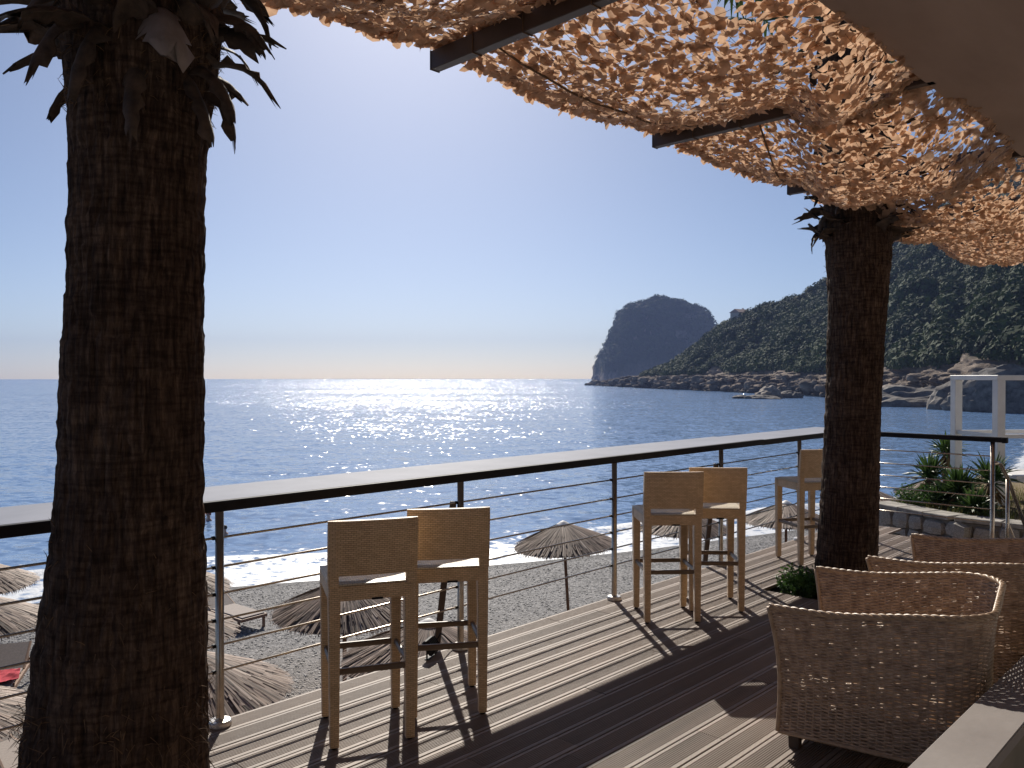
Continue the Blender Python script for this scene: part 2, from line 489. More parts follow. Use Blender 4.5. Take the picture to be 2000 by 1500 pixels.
def make_sea():
    rs = [17.0]
    while rs[-1] < 3000:
        rs.append(rs[-1] + max(0.10, rs[-1] ** 2 * 1.65e-4))
    rs = np.array(rs)
    an = np.radians(np.arange(-64, 64.01, 0.19))
    A, RR = np.meshgrid(an, rs, indexing='ij')
    x = np.sin(A) * RR; y = np.cos(A) * RR
    cell = np.maximum(RR * math.radians(0.19), np.maximum(0.10, RR ** 2 * 1.65e-4))
    d = shore_dist(x, y).reshape(x.shape)
    z = np.zeros_like(x)
    g = np.random.default_rng(5)
    for k in range(34):
        lam = 0.5 * (16 ** (k / 33.0)) * g.uniform(0.85, 1.15)
        th = g.normal(0.25, 0.55)                      # waves run in towards the beach
        kx, ky = math.sin(th) * 2 * math.pi / lam, -math.cos(th) * 2 * math.pi / lam
        amp = 0.0024 * lam ** 0.75
        att = np.clip((lam / cell - 2.5) / 3, 0, 1)
        z += att * amp * np.sin(kx * x + ky * y + g.uniform(0, 6.28) + 1.5 * (vn(x / (lam * 4), y / (lam * 4), 0, k) - .5))
    z *= np.clip(d / 4, 0.15, 1)
    wob = (fbm(x / 5, y / 5, 0, 3, 3) - .5)
    ridge = 0.20 * np.exp(-((d - 3.6 - 2.2 * wob) / 0.55) ** 2) * np.clip(0.3 + 2.2 * (fbm(x / 9, y / 9, 0, 9, 2) - .35), 0, 1)
    z += ridge
    z += SEA_Z
    # foam: a band at the waterline, the broken crest, then lace that thins out to sea
    foam = 0.60 * np.exp(-(np.clip(d - 2.0 - 2.4 * wob, 0, None) / 3.5)) + 2.2 * ridge + 0.12 * np.exp(-((d - 5.4 - 3 * wob) / 0.9) ** 2)
    foam = np.where(d > 16, 0, foam)
    v = np.stack([x, y, z], -1).reshape(-1, 3)
    f = grid_faces(len(an), len(rs))
    keep = (d.ravel()[f] > -2.2).any(axis=1) & (y.ravel()[f] > -40).any(axis=1)
    f = f[keep]
    f = f[:, ::-1]
    me = np_mesh("sea", v, f, True)
    at = me.attributes.new("foam", 'FLOAT', 'POINT')
    at.data.foreach_set("value", foam.ravel().astype(np.float32))
    # orient upwards
    if me.polygons[0].normal.z < 0: me.flip_normals()
    tag(link("sea", me, sea_material()), kind="structure")
make_sea()

# ------------------------------------------------------------------ beach
def beach_z(x, y):
    x = np.asarray(x, float); y = np.asarray(y, float)
    d = -shore_dist(x, y).reshape(x.shape)             # inland positive
    z = np.where(d < 9.3, SEA_Z + 0.075 * d, SEA_Z + 0.70 + 0.012 * (d - 9.3))
    z = z + 0.16 * (fbm(x / 2.5, y / 2.5, 0, 21, 4) - 0.5) * np.clip(d / 2, 0, 1) + 0.10 * np.exp(-((d - 2.0) / 0.8) ** 2)
    return z
def beach_material():
    m, nt, b, out = new_mat("pebble_beach")
    v = coords(nt)
    vo = N(nt, "TexVoronoi", Scale=15.0); nt.links.new(v, vo.inputs["Vector"])
    vo2 = N(nt, "TexVoronoi", Scale=34.0); nt.links.new(v, vo2.inputs["Vector"])
    bw = N(nt, "RGBToBW"); nt.links.new(vo.outputs["Color"], bw.inputs[0])
    r = ramp(nt, [(0.15, (0.055, 0.053, 0.058)), (0.5, (0.15, 0.143, 0.15)), (0.85, (0.33, 0.315, 0.315))], bw.outputs[0])
    n = N(nt, "TexNoise", Scale=0.22, Detail=4.0); nt.links.new(v, n.inputs["Vector"])
    sand = ramp(nt, [(0.36, (0, 0, 0)), (0.58, (0.8, 0.8, 0.8))], n.outputs["Fac"])
    mx = N(nt, "MixRGB"); mx.inputs[2].default_value = (0.22, 0.165, 0.12, 1)
    at = N(nt, "Attribute"); at.attribute_name = "inland"
    ml = N(nt, "Math", operation='MULTIPLY'); nt.links.new(sand.outputs[0], ml.inputs[0]); nt.links.new(at.outputs["Fac"], ml.inputs[1])
    nt.links.new(ml.outputs[0], mx.inputs[0]); nt.links.new(r.outputs[0], mx.inputs[1])
    wet = N(nt, "Attribute"); wet.attribute_name = "wet"
    m2 = N(nt, "MixRGB", blend_type='MULTIPLY'); m2.inputs[2].default_value = (0.42, 0.42, 0.44, 1)
    nt.links.new(wet.outputs["Fac"], m2.inputs[0]); nt.links.new(mx.outputs[0], m2.inputs[1])
    nt.links.new(m2.outputs[0], b.inputs["Base Color"])
    b.inputs["Roughness"].default_value = 0.7
    ad = N(nt, "Math", operation='ADD'); nt.links.new(vo.outputs["Distance"], ad.inputs[0]); nt.links.new(vo2.outputs["Distance"], ad.inputs[1])
    bp = N(nt, "Bump", Strength=1.0, Distance=0.05); bp.invert = True
    nt.links.new(ad.outputs[0], bp.inputs["Height"]); nt.links.new(bp.outputs[0], b.inputs["Normal"])
    return m
def make_beach():
    xs = np.concatenate([np.arange(-75, -16, 1.0), np.arange(-16, 22, 0.16), np.arange(22, 90, 1.2)])
    ys = np.concatenate([np.arange(-12, 6, 1.0), np.arange(6, 42, 0.16), np.arange(42, 130, 1.5)])
    X, Y = np.meshgrid(xs, ys, indexing='ij')
    Z = beach_z(X, Y)
    d = -shore_dist(X, Y).reshape(X.shape)
    f = grid_faces(len(xs), len(ys))
    keep = (d.ravel()[f] > -4).any(axis=1)
    me = np_mesh("beach", np.stack([X, Y, Z], -1).reshape(-1, 3), f[keep], True)
    for nm, val in (("wet", np.clip(1.3 - d / 1.1, 0, 1)), ("inland", np.clip((d - 7) / 6, 0, 1))):
        a = me.attributes.new(nm, 'FLOAT', 'POINT'); a.data.foreach_set("value", val.ravel().astype(np.float32))
    tag(link("beach", me, beach_material()), kind="structure")
    # loose pebbles, too many to count
    n = 23000
    px = rng.uniform(-13, 13, n); py = rng.uniform(8.5, 33, n)
    dd = -shore_dist(px, py)
    ok = (dd > 0.3)
    # only the strip of shore below the terrace edge that can be seen
    sv = (px - R0.x) * SV.x + (py - R0.y) * SV.y
    ok &= sv < -2.5
    px, py = px[ok], py[ok]; pz = beach_z(px, py); n = len(px)
    t = (1 + 5 ** .5) / 2
    iv = np.array([(-1, t, 0), (1, t, 0), (-1, -t, 0), (1, -t, 0), (0, -1, t), (0, 1, t), (0, -1, -t), (0, 1, -t), (t, 0, -1), (t, 0, 1), (-t, 0, -1), (-t, 0, 1)]) / 1.9
    it = np.array([(0, 11, 5), (0, 5, 1), (0, 1, 7), (0, 7, 10), (0, 10, 11), (1, 5, 9), (5, 11, 4), (11, 10, 2), (10, 7, 6), (7, 1, 8), (3, 9, 4), (3, 4, 2), (3, 2, 6), (3, 6, 8), (3, 8, 9), (4, 9, 5), (2, 4, 11), (6, 2, 10), (8, 6, 7), (9, 8, 1)])
    s = np.stack([rng.uniform(.012, .038, n), rng.uniform(.012, .036, n), rng.uniform(.008, .018, n)], 1)
    a = rng.uniform(0, 6.28, n)
    V = iv[None] * s[:, None, :]
    ca, sa = np.cos(a)[:, None], np.sin(a)[:, None]
    V = np.stack([V[..., 0] * ca - V[..., 1] * sa, V[..., 0] * sa + V[..., 1] * ca, V[..., 2]], -1)
    V += np.stack([px, py, pz + 0.004], 1)[:, None, :]
    F = (it[None] + (np.arange(n) * 12)[:, None, None]).reshape(-1, 3)
    me = np_mesh("pebbles", V.reshape(-1, 3), F, True)
    pm = simple("pebble_stone", (0.07, 0.068, 0.07), (0.38, 0.36, 0.345), 9, 0.6, detail=1)
    tag(link("pebbles", me, pm), "loose grey pebbles strewn over the beach below the terrace", "pebbles", kind="stuff")
make_beach()

# ------------------------------------------------------------------ hills across the bay
def rock_ground(name):
    m, nt, b, out = new_mat(name)
    geo = N(nt, "NewGeometry")
    n = N(nt, "TexNoise", Scale=0.22, Detail=10.0, Roughness=0.75); nt.links.new(geo.outputs["Position"], n.inputs["Vector"])
    rock = ramp(nt, [(0.3, (0.065, 0.052, 0.043)), (0.5, (0.21, 0.168, 0.135)), (0.72, (0.38, 0.31, 0.25))], n.outputs["Fac"])
    n2 = N(nt, "TexNoise", Scale=0.25, Detail=6.0); nt.links.new(geo.outputs["Position"], n2.inputs["Vector"])
    veg = ramp(nt, [(0.3, (0.018, 0.028, 0.011)), (0.7, (0.045, 0.055, 0.022))], n2.outputs["Fac"])
    at = N(nt, "Attribute"); at.attribute_name = "veg"
    mx = N(nt, "MixRGB"); nt.links.new(at.outputs["Fac"], mx.inputs[0])
    nt.links.new(rock.outputs[0], mx.inputs[1]); nt.links.new(veg.outputs[0], mx.inputs[2])
    # black sea-washed band just above the water
    sx = N(nt, "SeparateXYZ"); nt.links.new(geo.outputs["Position"], sx.inputs[0])
    ad = N(nt, "MapRange"); ad.inputs["From Min"].default_value = SEA_Z + 0.2; ad.inputs["From Max"].default_value = SEA_Z + 2.6
    ad.inputs["To Min"].default_value = 0.8; ad.inputs["To Max"].default_value = 0.0
    nt.links.new(sx.outputs[2], ad.inputs["Value"])
    m2 = N(nt, "MixRGB"); m2.inputs[2].default_value = (0.045, 0.04, 0.038, 1)
    nt.links.new(ad.outputs[0], m2.inputs[0]); nt.links.new(mx.outputs[0], m2.inputs[1])
    nt.links.new(m2.outputs[0], b.inputs["Base Color"])
    b.inputs["Roughness"].default_value = 0.95
    b.inputs["Specular IOR Level"].default_value = 0.1
    n3 = N(nt, "TexNoise", Scale=0.8, Detail=8.0, Roughness=0.7); nt.links.new(geo.outputs["Position"], n3.inputs["Vector"])
    bp = N(nt, "Bump", Strength=1.0, Distance=0.6); nt.links.new(n3.outputs["Fac"], bp.inputs["Height"])
    nt.links.new(bp.outputs[0], b.inputs["Normal"])
    return m
M["rock_ground"] = rock_ground("coast_rock_and_scrub")
M["rock"] = simple("sea_rock", (0.05, 0.045, 0.042), (0.20, 0.175, 0.155), 0.9, 0.9, bump=1.0, bscale=3.0)
M["rock_tan"] = simple("tan_sea_rock", (0.15, 0.125, 0.10), (0.36, 0.30, 0.25), 0.8, 0.9, bump=1.0, bscale=3.0)

# columns of the hillside: point on the coast, point on the ridge with its height
_cols = [((62, 640), (66, 660), -4.0), ((66, 600), (76, 640), -1.0), ((74, 520), (92, 570), 4.0), ((82, 450), (100, 505), 9.0), ((87, 400), (116, 485), 25.0),
         ((93, 355), (136, 482), 37.5), ((100, 310), (148, 475), 44.5), ((102, 265), (172, 455), 53.5), ((97, 218), (196, 425), 70.0),
         ((92, 182), (231, 405), 98.0), ((92, 152), (262, 380), 118.0), ((104, 128), (300, 330), 126.0), ((122, 112), (340, 260), 122.0), ((150, 90), (380, 170), 110.0)]
def make_hillside():
    k = np.arange(len(_cols))
    nu = 560
    dense = np.concatenate([np.linspace(0, 10, 470, endpoint=False), np.linspace(10, len(_cols) - 1, 90)])
    def itp(arr):
        arr = np.array(arr, float)
        a = np.interp(dense, k, arr)
        ker = np.ones(9) / 9
        return np.convolve(np.pad(a, 4, mode='edge'), ker, 'valid')
    cx, cy = itp([c[0][0] for c in _cols]), itp([c[0][1] for c in _cols])
    rx, ry, rz = itp([c[1][0] for c in _cols]), itp([c[1][1] for c in _cols]), itp([c[2] for c in _cols])
    w = np.concatenate([np.linspace(-0.06, 0.12, 80, endpoint=False), np.linspace(0.12, 1.0, 110, endpoint=False), np.linspace(1.0, 1.5, 18)])
    W = w[None, :]
    jag = (fbm(dense * 2.3, dense * 0, 0, 4, 4)[:, None] - .5)
    X = cx[:, None] + (rx - cx)[:, None] * W
    Y = cy[:, None] + (ry - cy)[:, None] * W
    # uneven waterline
    jag = fbm(X / 26, Y / 26, 0, 4, 4) - .5
    X = X + jag * 26 * np.clip(0.35 - W, 0, 0.35)
    shelf = np.minimum(2.2, SEA_Z + (rz - SEA_Z) * 0.75)[:, None]
    Lc = np.hypot(rx - cx, ry - cy)[:, None]
    Wd = np.minimum(W, 1) * np.maximum(Lc / 120.0, 1.0)         # widths near the sea stay in metres
    a1 = np.clip((Wd + 0.06) / 0.17, 0, 1)                      # scarp from the sea to the track
    z1 = (SEA_Z - 3) + (shelf - (SEA_Z - 3)) * a1 ** 0.8
    a2 = np.clip((Wd - 0.12) / (np.maximum(Lc / 120.0, 1.0) - 0.12), 0, 1)
    prof = 0.55 * a2 ** 0.75 + 0.45 * a2 ** 1.3
    z2 = np.maximum(rz[:, None] - shelf, 0) * prof
    back = np.clip((W - 1.0) / 0.5, 0, 1)
    Z = z1 + z2 - back ** 1.2 * np.maximum(rz[:, None] + 6, 2) * 0.8
    rid = 1 - np.abs(2 * fbm(X / 9, Y / 9, Z / 9, 31, 4) - 1)
    nearsea = np.clip(1.2 - np.abs(Wd - 0.03) / 0.09, 0, 1)
    rid2 = 1 - np.abs(2 * fbm(X / 3.2, Y / 3.2, Z / 3.2, 33, 3) - 1)
    Z = Z + nearsea * ((rid - 0.62) * 4.5 + (rid2 - .6) * 2.5) * np.clip((rz[:, None] + 8) / 14, 0.35, 1)
    rk = np.clip(1.3 - np.abs(Wd - 0.04) / 0.12, 0, 1)            # ledges and overhangs broken out of the scarp
    X = X + rk * ((fbm(X / 8, Y / 8, Z / 1.6, 35, 4) - .5) * 13 + (fbm(X / 2.6, Y / 2.6, Z / 1.0, 37, 3) - .5) * 5)
    Y = Y + rk * (fbm(X / 7 + 9, Y / 7, Z / 1.5, 39, 4) - .5) * 12
    hill = np.clip((Wd - 0.16) / 0.1, 0, 1) * np.clip((rz[:, None]) / 30, 0.1, 1)
    Z = Z + hill * ((fbm(X / 40, Y / 40, 0, 41, 4) - .5) * 15 + (fbm(X / 12, Y / 12, 0, 45, 3) - .5) * 4)
    # gullies running down to the sea
    gul = np.abs(fbm(dense[:, None] * 1.9 + 0.5 * jag, W * 0.7, 0, 51, 3) - .5)
    Z = Z - hill * np.clip(0.10 - gul, 0, .1) * 70 * np.clip(1.1 - W, 0, 1)
    bare = fbm(X / 26, Y / 26, Z / 20, 61, 4)
    veg = np.clip((Wd - 0.135 - 0.30 * np.clip(bare - 0.47, 0, 1)) / 0.03, 0, 1) * np.clip((rz[:, None] - 3) / 6, 0, 1)
    veg = veg * np.where((bare > 0.72) & (W < 0.6), 0.15, 1)
    track = (np.abs(W - 0.105) < 0.018)
    nv = len(w)
    me = np_mesh("hillside", np.stack([X, Y, Z], -1).reshape(-1, 3), grid_faces(nu, nv), True)
    if me.polygons[nv * 100].normal.z < 0: me.flip_normals()
    a = me.attributes.new("veg", 'FLOAT', 'POINT'); a.data.foreach_set("value", veg.ravel().astype(np.float32))
    tag(link("hillside", me, M["rock_ground"]), kind="structure")
    return X, Y, Z, veg, W + 0 * X
HX, HY, HZ, HV, HW = make_hillside()

_hl = [(1160, 752), (1169, 749), (1172, 735), (1173, 702), (1179, 692), (1185, 704), (1194, 670), (1203, 646), (1212, 624), (1226, 612), (1242, 606), (1262, 600), (1285, 593), (1300, 598), (1320, 601), (1345, 611), (1362, 614), (1377, 638), (1388, 657), (1402, 690), (1425, 735), (1450, 752)]
def make_headland():
    D0 = 1400.0
    px = np.array([(a - 1000) / 1600 * D0 for a, b in _hl]); pz = np.array([CAM_H + (737 - b) / 1600 * D0 for a, b in _hl])
    xs = np.linspace(px[0], px[-1], 240); ys = np.linspace(-1, 1, 90)
    prof = np.interp(xs, px, pz)
    X, V = np.meshgrid(xs, ys, indexing='ij')
    Y = D0 + V * 120 + 14 * (fbm(X / 30, V * 2, 0, 71, 3) - .5)
    base = SEA_Z - 3
    Z = base + (prof[:, None] - base) * np.clip(1 - np.abs(V) ** 2.6, 0, 1) ** 0.5
    Z = Z + ((fbm(X / 16, Y / 16, 0, 73, 4) - .5) * 9 + (.62 - np.abs(2 * fbm(X / 30, Y / 30, Z / 40, 79, 4) - 1)) * 14) * np.clip((Z - base) / 20, 0, 1)
    X = X + (fbm(Y / 24, Z / 11, 0, 75, 4) - .5) * 20
    bare = fbm(X / 30, Y / 30, Z / 22, 77, 4)
    veg = np.clip((Z - 3 - 30 * np.clip(bare - 0.42, 0, 1)) / 6, 0, 1) * np.where(bare > 0.70, 0.3, 1)
    f = grid_faces(240, 90)
    me = np_mesh("headland", np.stack([X, Y, Z], -1).reshape(-1, 3), f, True)
    if me.polygons[45 + 89 * 120].normal.z < 0: me.flip_normals()
    a = me.attributes.new("veg", 'FLOAT', 'POINT'); a.data.foreach_set("value", veg.ravel().astype(np.float32))
    tag(link("headland", me, M["rock_ground"]), kind="structure")
    return X, Y, Z, veg
LX, LY, LZ, LV = make_headland()

def bush_cloud(name, c, r, nq, label, seed):
    """one mass of scrub: every bush a ragged heap of leaf clumps"""
    g = np.random.default_rng(seed)
    n = len(c)
    th = g.uniform(0, 2 * np.pi, (n, nq)); cz = g.uniform(-0.25, 1, (n, nq))
    rad = (0.72 + 0.38 * g.random((n, nq)))
    q = np.sqrt(1 - np.clip(cz, -1, 1) ** 2)
    off = np.stack([np.cos(th) * q, np.sin(th) * q, cz * 0.95], -1) * rad[..., None] * r[:, None, None]
    cen = c[:, None, :] + off
    nrm = off / np.linalg.norm(off, axis=-1, keepdims=True) + g.normal(0, 0.26, off.shape)
    nrm /= np.linalg.norm(nrm, axis=-1, keepdims=True)
    ref = g.normal(0, 1, off.shape)
    u = np.cross(nrm, ref); u /= np.linalg.norm(u, axis=-1, keepdims=True)
    v = np.cross(nrm, u)
    sz = (r[:, None] * g.uniform(0.11, 0.26, (n, nq)))[..., None]
    cor = [cen + (u * a + v * b) * sz for a, b in ((-1, -.7), (1.0, -.45), (.05, 1.05))]
    V = np.stack(cor, 2).reshape(-1, 3)
    F = np.arange(len(V)).reshape(-1, 3)
    me = np_mesh(name, V, F, False)
    return tag(link(name, me, M["bush"]), label, "scrub", kind="stuff")

def scatter_on(X, Y, Z, veg, n, seed, vis):
    g = np.random.default_rng(seed)
    # weight by cell area
    dx = np.hypot(np.diff(X, axis=0)[:, :-1], np.diff(Y, axis=0)[:, :-1]); dy = np.hypot(np.diff(X, axis=1)[:-1], np.diff(Y, axis=1)[:-1])
    wgt = dx * dy * (veg[:-1, :-1] > 0.5) * vis[:-1, :-1]
    wgt = wgt.ravel() / wgt.sum()
    idx = g.choice(len(wgt), n, p=wgt)
    i, j = np.divmod(idx, X.shape[1] - 1)
    a, b = g.random(n), g.random(n)
    def L(Q): return Q[i, j] * (1 - a) * (1 - b) + Q[i + 1, j] * a * (1 - b) + Q[i, j + 1] * (1 - a) * b + Q[i + 1, j + 1] * a * b
    return np.stack([L(X), L(Y), L(Z)], 1)
_vis = ((HW < 1.06) & (HX / np.maximum(HY, 1) < 0.72)).astype(float) * (1.0 / np.maximum(HY, 60) ** 0.6)
bc = scatter_on(HX, HY, HZ, HV, 12500, 3, _vis)
br = np.random.default_rng(8).uniform(1.1, 3.1, len(bc)) ** 1.0 * np.random.default_rng(9).choice([0.7, 1.0, 1.25], len(bc))
bush_cloud("hillside_scrub", bc, br, 72, "dense dark green scrub covering the hillside across the bay", 4)
bc = scatter_on(LX, LY, LZ, LV, 2600, 13, (LY < 1440).astype(float))
br = np.random.default_rng(18).uniform(2.4, 5.6, len(bc)) * np.random.default_rng(19).choice([1, 1, 1, 1.7], len(bc))
bush_cloud("headland_scrub", bc, br, 48, "hazy dark scrub clothing the domed far headland", 14)

def rock_mesh(seed, sx, sy, sz, sub=4):
    bm = bmesh.new(); bmesh.ops.create_icosphere(bm, subdivisions=sub, radius=1.0)
    co = np.array([v.co for v in bm.verts])
    d = 0.55 + 0.9 * fbm(co[:, 0] * 1.3 + seed, co[:, 1] * 1.3, co[:, 2] * 1.3, seed, 4)
    d = d * (1 + 0.25 * (1 - np.abs(2 * fbm(co[:, 0] * 4 + seed, co[:, 1] * 4, co[:, 2] * 4, seed + 5, 3) - 1) - .6))
    co = co * d[:, None] * np.array([sx, sy, sz])
    for v, p in zip(bm.verts, co): v.co = p
    me = bpy.data.meshes.new("rock"); bm.to_mesh(me); bm.free()
    me.polygons.foreach_set("use_smooth", [False] * len(me.polygons))
    return me
def rock(x, y, sx, sy, sz, seed, label, m, group, dz=0.0):
    o = link("rock", rock_mesh(seed, sx, sy, sz, 4), m)
    o.location = (x, y, SEA_Z + dz); o.rotation_euler = (0, 0, seed * 1.3)
    tag(o, label, "rock", group)
g_ = "rocks standing out of the water"
rock(76, 243, 4.5, 3.6, 3.2, 1, "tan peaked rock, tallest of the cluster standing in the bay", M["rock_tan"], g_)
rock(72, 236, 5.0, 2.6, 1.1, 2, "low flat dark rock at the foot of the peaked tan rock", M["rock"], g_)
rock(67.5, 241, 3.6, 2.2, 0.9, 3, "low dark reef, leftmost of the cluster in the bay", M["rock"], g_)
rock(83.5, 246, 4.2, 3.0, 2.0, 4, "broad dark rock between the peaked tan rock and the rocky shore", M["rock"], g_)
rock(66, 660, 4.5, 4, 4.0, 5, "rounded rock at the very tip of the low promontory", M["rock_tan"], g_)
rock(144, 1385, 9, 8, 9, 6, "small lone rock just off the foot of the far headland", M["rock"], g_)
g_ = "boulders along the near side of the bay"
rock(86, 176, 9, 6, 3.6, 7, "long black boulder at the waterline just right of the far palm trunk", M["rock"], g_)
rock(89, 160, 7, 6, 5.6, 8, "tall black boulder seen just left of the white timber frame", M["rock"], g_)
rock(88, 147, 10, 5, 6.8, 9, "black craggy boulder seen through the white timber frame", M["rock"], g_)
rock(96, 146, 9, 6, 8.6, 10, "biggest black craggy boulder at the right edge behind the white frame", M["rock"], g_)
rock(96, 200, 8, 7, 4.5, 12, "tan boulder on the shore hidden partly by the far palm trunk", M["rock_tan"], g_)

# rubble along the foot of the hillside
def make_rubble():
    g = np.random.default_rng(44)
    Vs, Fs, k = [], [], 0
    base = []
    for q in range(5):
        bm = bmesh.new(); bmesh.ops.create_icosphere(bm, subdivisions=2, radius=1.0)
        co = np.array([v.co[:] for v in bm.verts]); fc = np.array([[v.index for v in f.verts] for f in bm.faces]); bm.free()
        d = 0.5 + 1.0 * fbm(co[:, 0] * 1.4 + q * 7, co[:, 1] * 1.4, co[:, 2] * 1.4, q, 3)
        base.append((np.clip(co * d[:, None], -0.85, 0.85), fc))
    ii, jj = np.where((HZ > SEA_Z - 0.8) & (HZ < 1.8) & (HW < 0.14) & (HX / np.maximum(HY, 1) < 0.72))
    for p in g.choice(len(ii), 900):
        i, j = ii[p], jj[p]
        co, fc = base[g.integers(5)]
        s = g.uniform(0.5, 1.0) ** 2 * g.choice([1.0, 1.6, 2.6]) * np.array([g.uniform(.8, 1.6), g.uniform(.8, 1.6), g.uniform(.5, .95)])
        a = g.uniform(0, 6.28); c, n = math.cos(a), math.sin(a)
        v = co * s; v = np.stack([v[:, 0] * c - v[:, 1] * n, v[:, 0] * n + v[:, 1] * c, v[:, 2]], 1)
        v = v + np.array([HX[i, j] + g.normal(0, .8), HY[i, j] + g.normal(0, .8), HZ[i, j] + 0.1])
        Vs.append(v); Fs.append(fc + k); k += len(v)
    me = np_mesh("shore_rubble", np.concatenate(Vs), np.concatenate(Fs), False)
    a = me.attributes.new("veg", 'FLOAT', 'POINT')
    tag(link("shore_rubble", me, M["rock_ground"]), "broken grey and tan rocks heaped along the foot of the hillside", "rocks", kind="stuff")
make_rubble()

# house on the ridge
def make_house():
    D0 = 478.0; x = (1447 - 1000) / 1600 * D0
    base = CAM_H + (737 - 626) / 1600 * D0
    h = empty("house", (x, D0, base - 4), 0.5)
    MB().box((0, 0, 4.2), (10, 7, 8.4)).build("wall", M["house_wall"], h)
    r = MB()
    r.add([(-5.6, -4.1, 8.4), (5.6, -4.1, 8.4), (5.6, 4.1, 8.4), (-5.6, 4.1, 8.4), (-5.0, 0, 10.6), (5.0, 0, 10.6)], [[0, 1, 5, 4], [2, 3, 4, 5], [1, 2, 5], [3, 0, 4], [3, 2, 1, 0]])
    rf = r.build("roof", M["roof_tile"], h)
    MB().box((2.6, 1.2, 10.5), (0.8, 0.8, 1.6)).build("chimney", M["house_wall"], rf)
    for wx in (-3, 0, 3):
        wd = MB().box((wx, -3.53, 6.3), (1.3, 0.1, 1.5)).build("window", M["white_paint"], h)
        MB().box((wx, -3.60, 6.3), (1.0, 0.06, 1.2)).build("pane", M["glass_dark"], wd)
    tag(h, "small pale house with a low roof on the wooded ridge", "house")
make_house()

# ================================================================== TERRACE
# ------------------------------------------------------------------ deck
BW, PITCH, S0 = 0.146, 0.151, -0.06
def board_profile():
    h, e, n = 0.0, 0.020, 9
    pts = [(0.0, -0.024), (0.0, -0.002), (0.002, 0.0), (e, 0.0)]
    g = (BW - 2 * e) / n
    for k in range(n):
        a = e + g * k
        pts += [(a + g * 0.12, -0.007), (a + g * 0.50, -0.007), (a + g * 0.60, 0.0), (a + g, 0.0)]
    pts += [(BW - 0.002, 0.0), (BW, -0.002), (BW, -0.024)]
    return pts
PROF = board_profile()
def board_mesh(L):
    n = len(PROF)
    v = [(0, -a, z) for a, z in PROF] + [(L, -a, z) for a, z in PROF]
    f = [[i, i + 1, n + i + 1, n + i] for i in range(n - 1)]
    f.append(list(range(n))[::-1]); f.append([n + i for i in range(n)])
    me = bpy.data.meshes.new("board"); me.from_pydata(v, [], f); me.update()
    me.materials.append(M["board"])
    return me
def make_deck():
    T0, T1 = -4.6, 7.55
    rot = TA
    # slab below the boards, with planting pits left open
    sl = MB()
    holes = [(-1.42, -0.32), (4.36, 5.40)]
    def slab(t0, t1, s0, s1, z0=-0.45, z1=-0.055):
        sl.box(((t0 + t1) / 2, -(s0 + s1) / 2, (z0 + z1) / 2), (t1 - t0, s1 - s0, z1 - z0))
    slab(T0, T1, -0.04, 0.69); slab(T0, T1, 1.61, 8.5)
    slab(T0, holes[0][0], 0.692, 1.608); slab(holes[0][1], holes[1][0], 0.692, 1.608); slab(holes[1][1], T1, 0.692, 1.608)
    slab(T1 + 0.002, 8.0, -0.04, 0.53)
    deck = sl.build("deck", M["slab"])
    deck.location = R0; deck.rotation_euler = (0, 0, rot)
    tag(deck, kind="structure")
    rr = random.Random(3)
    cache = {}
    rows = 21
    for k in range(rows):
        s = S0 + PITCH * k
        end = 8.02 if k < 4 else T1 + 0.02
        spans = []
        if 5 <= k <= 10: spans = [(T0, holes[0][0]), (holes[0][1], holes[1][0]), (holes[1][1], end)]
        else: spans = [(T0, end)]
        for a, b in spans:
            cuts = [a]
            c = a + rr.uniform(0.9, 3.0)
            while c < b - 0.5:
                cuts.append(c); c += rr.uniform(2.4, 3.4)
            cuts.append(b)
            for p, q in zip(cuts[:-1], cuts[1:]):
                L = round(q - p - 0.004, 3)
                if L not in cache: cache[L] = board_mesh(L)
                o = bpy.data.objects.new("board", cache[L]); col.objects.link(o)
                o.parent = deck
                o.location = (p, -s, rr.uniform(-0.0012, 0.0012))
                o.rotation_euler = (rr.uniform(-0.004, 0.004), 0, 0)
    # floor behind the low wall
    fl = MB().box((1.5, -5.85, -0.03), (12, 5.3, 0.05)).build("floor", M["floor_tile"])
    fl.location = R0; fl.rotation_euler = (0, 0, rot); tag(fl, kind="structure")
    # retaining wall that carries the terrace above the beach
    rw = MB().box((1.5, -0.25, -2.5), (12.6, 0.35, 4.05)).box((7.7, -2.5, -2.5), (0.3, 4.1, 4.05)).build("retaining_wall", M["plaster"])
    rw.location = R0; rw.rotation_euler = (0, 0, rot)
    tag(rw, "plastered retaining wall under the deck edge above the beach", "wall")
    # soil in the pits
    for i, (a, b) in enumerate(holes):
        n = 24
        X, Y = np.meshgrid(np.linspace(a, b, n), np.linspace(-1.61, -0.69, n), indexing='ij')
        Z = -0.10 + 0.05 * fbm(X * 6, Y * 6, 0, i, 4)
        me = np_mesh("soil", np.stack([X, Y, Z], -1).reshape(-1, 3), grid_faces(n, n), True)
        o = link("soil", me, M["soil"]); o.location = R0; o.rotation_euler = (0, 0, rot); tag(o, kind="structure")
make_deck()

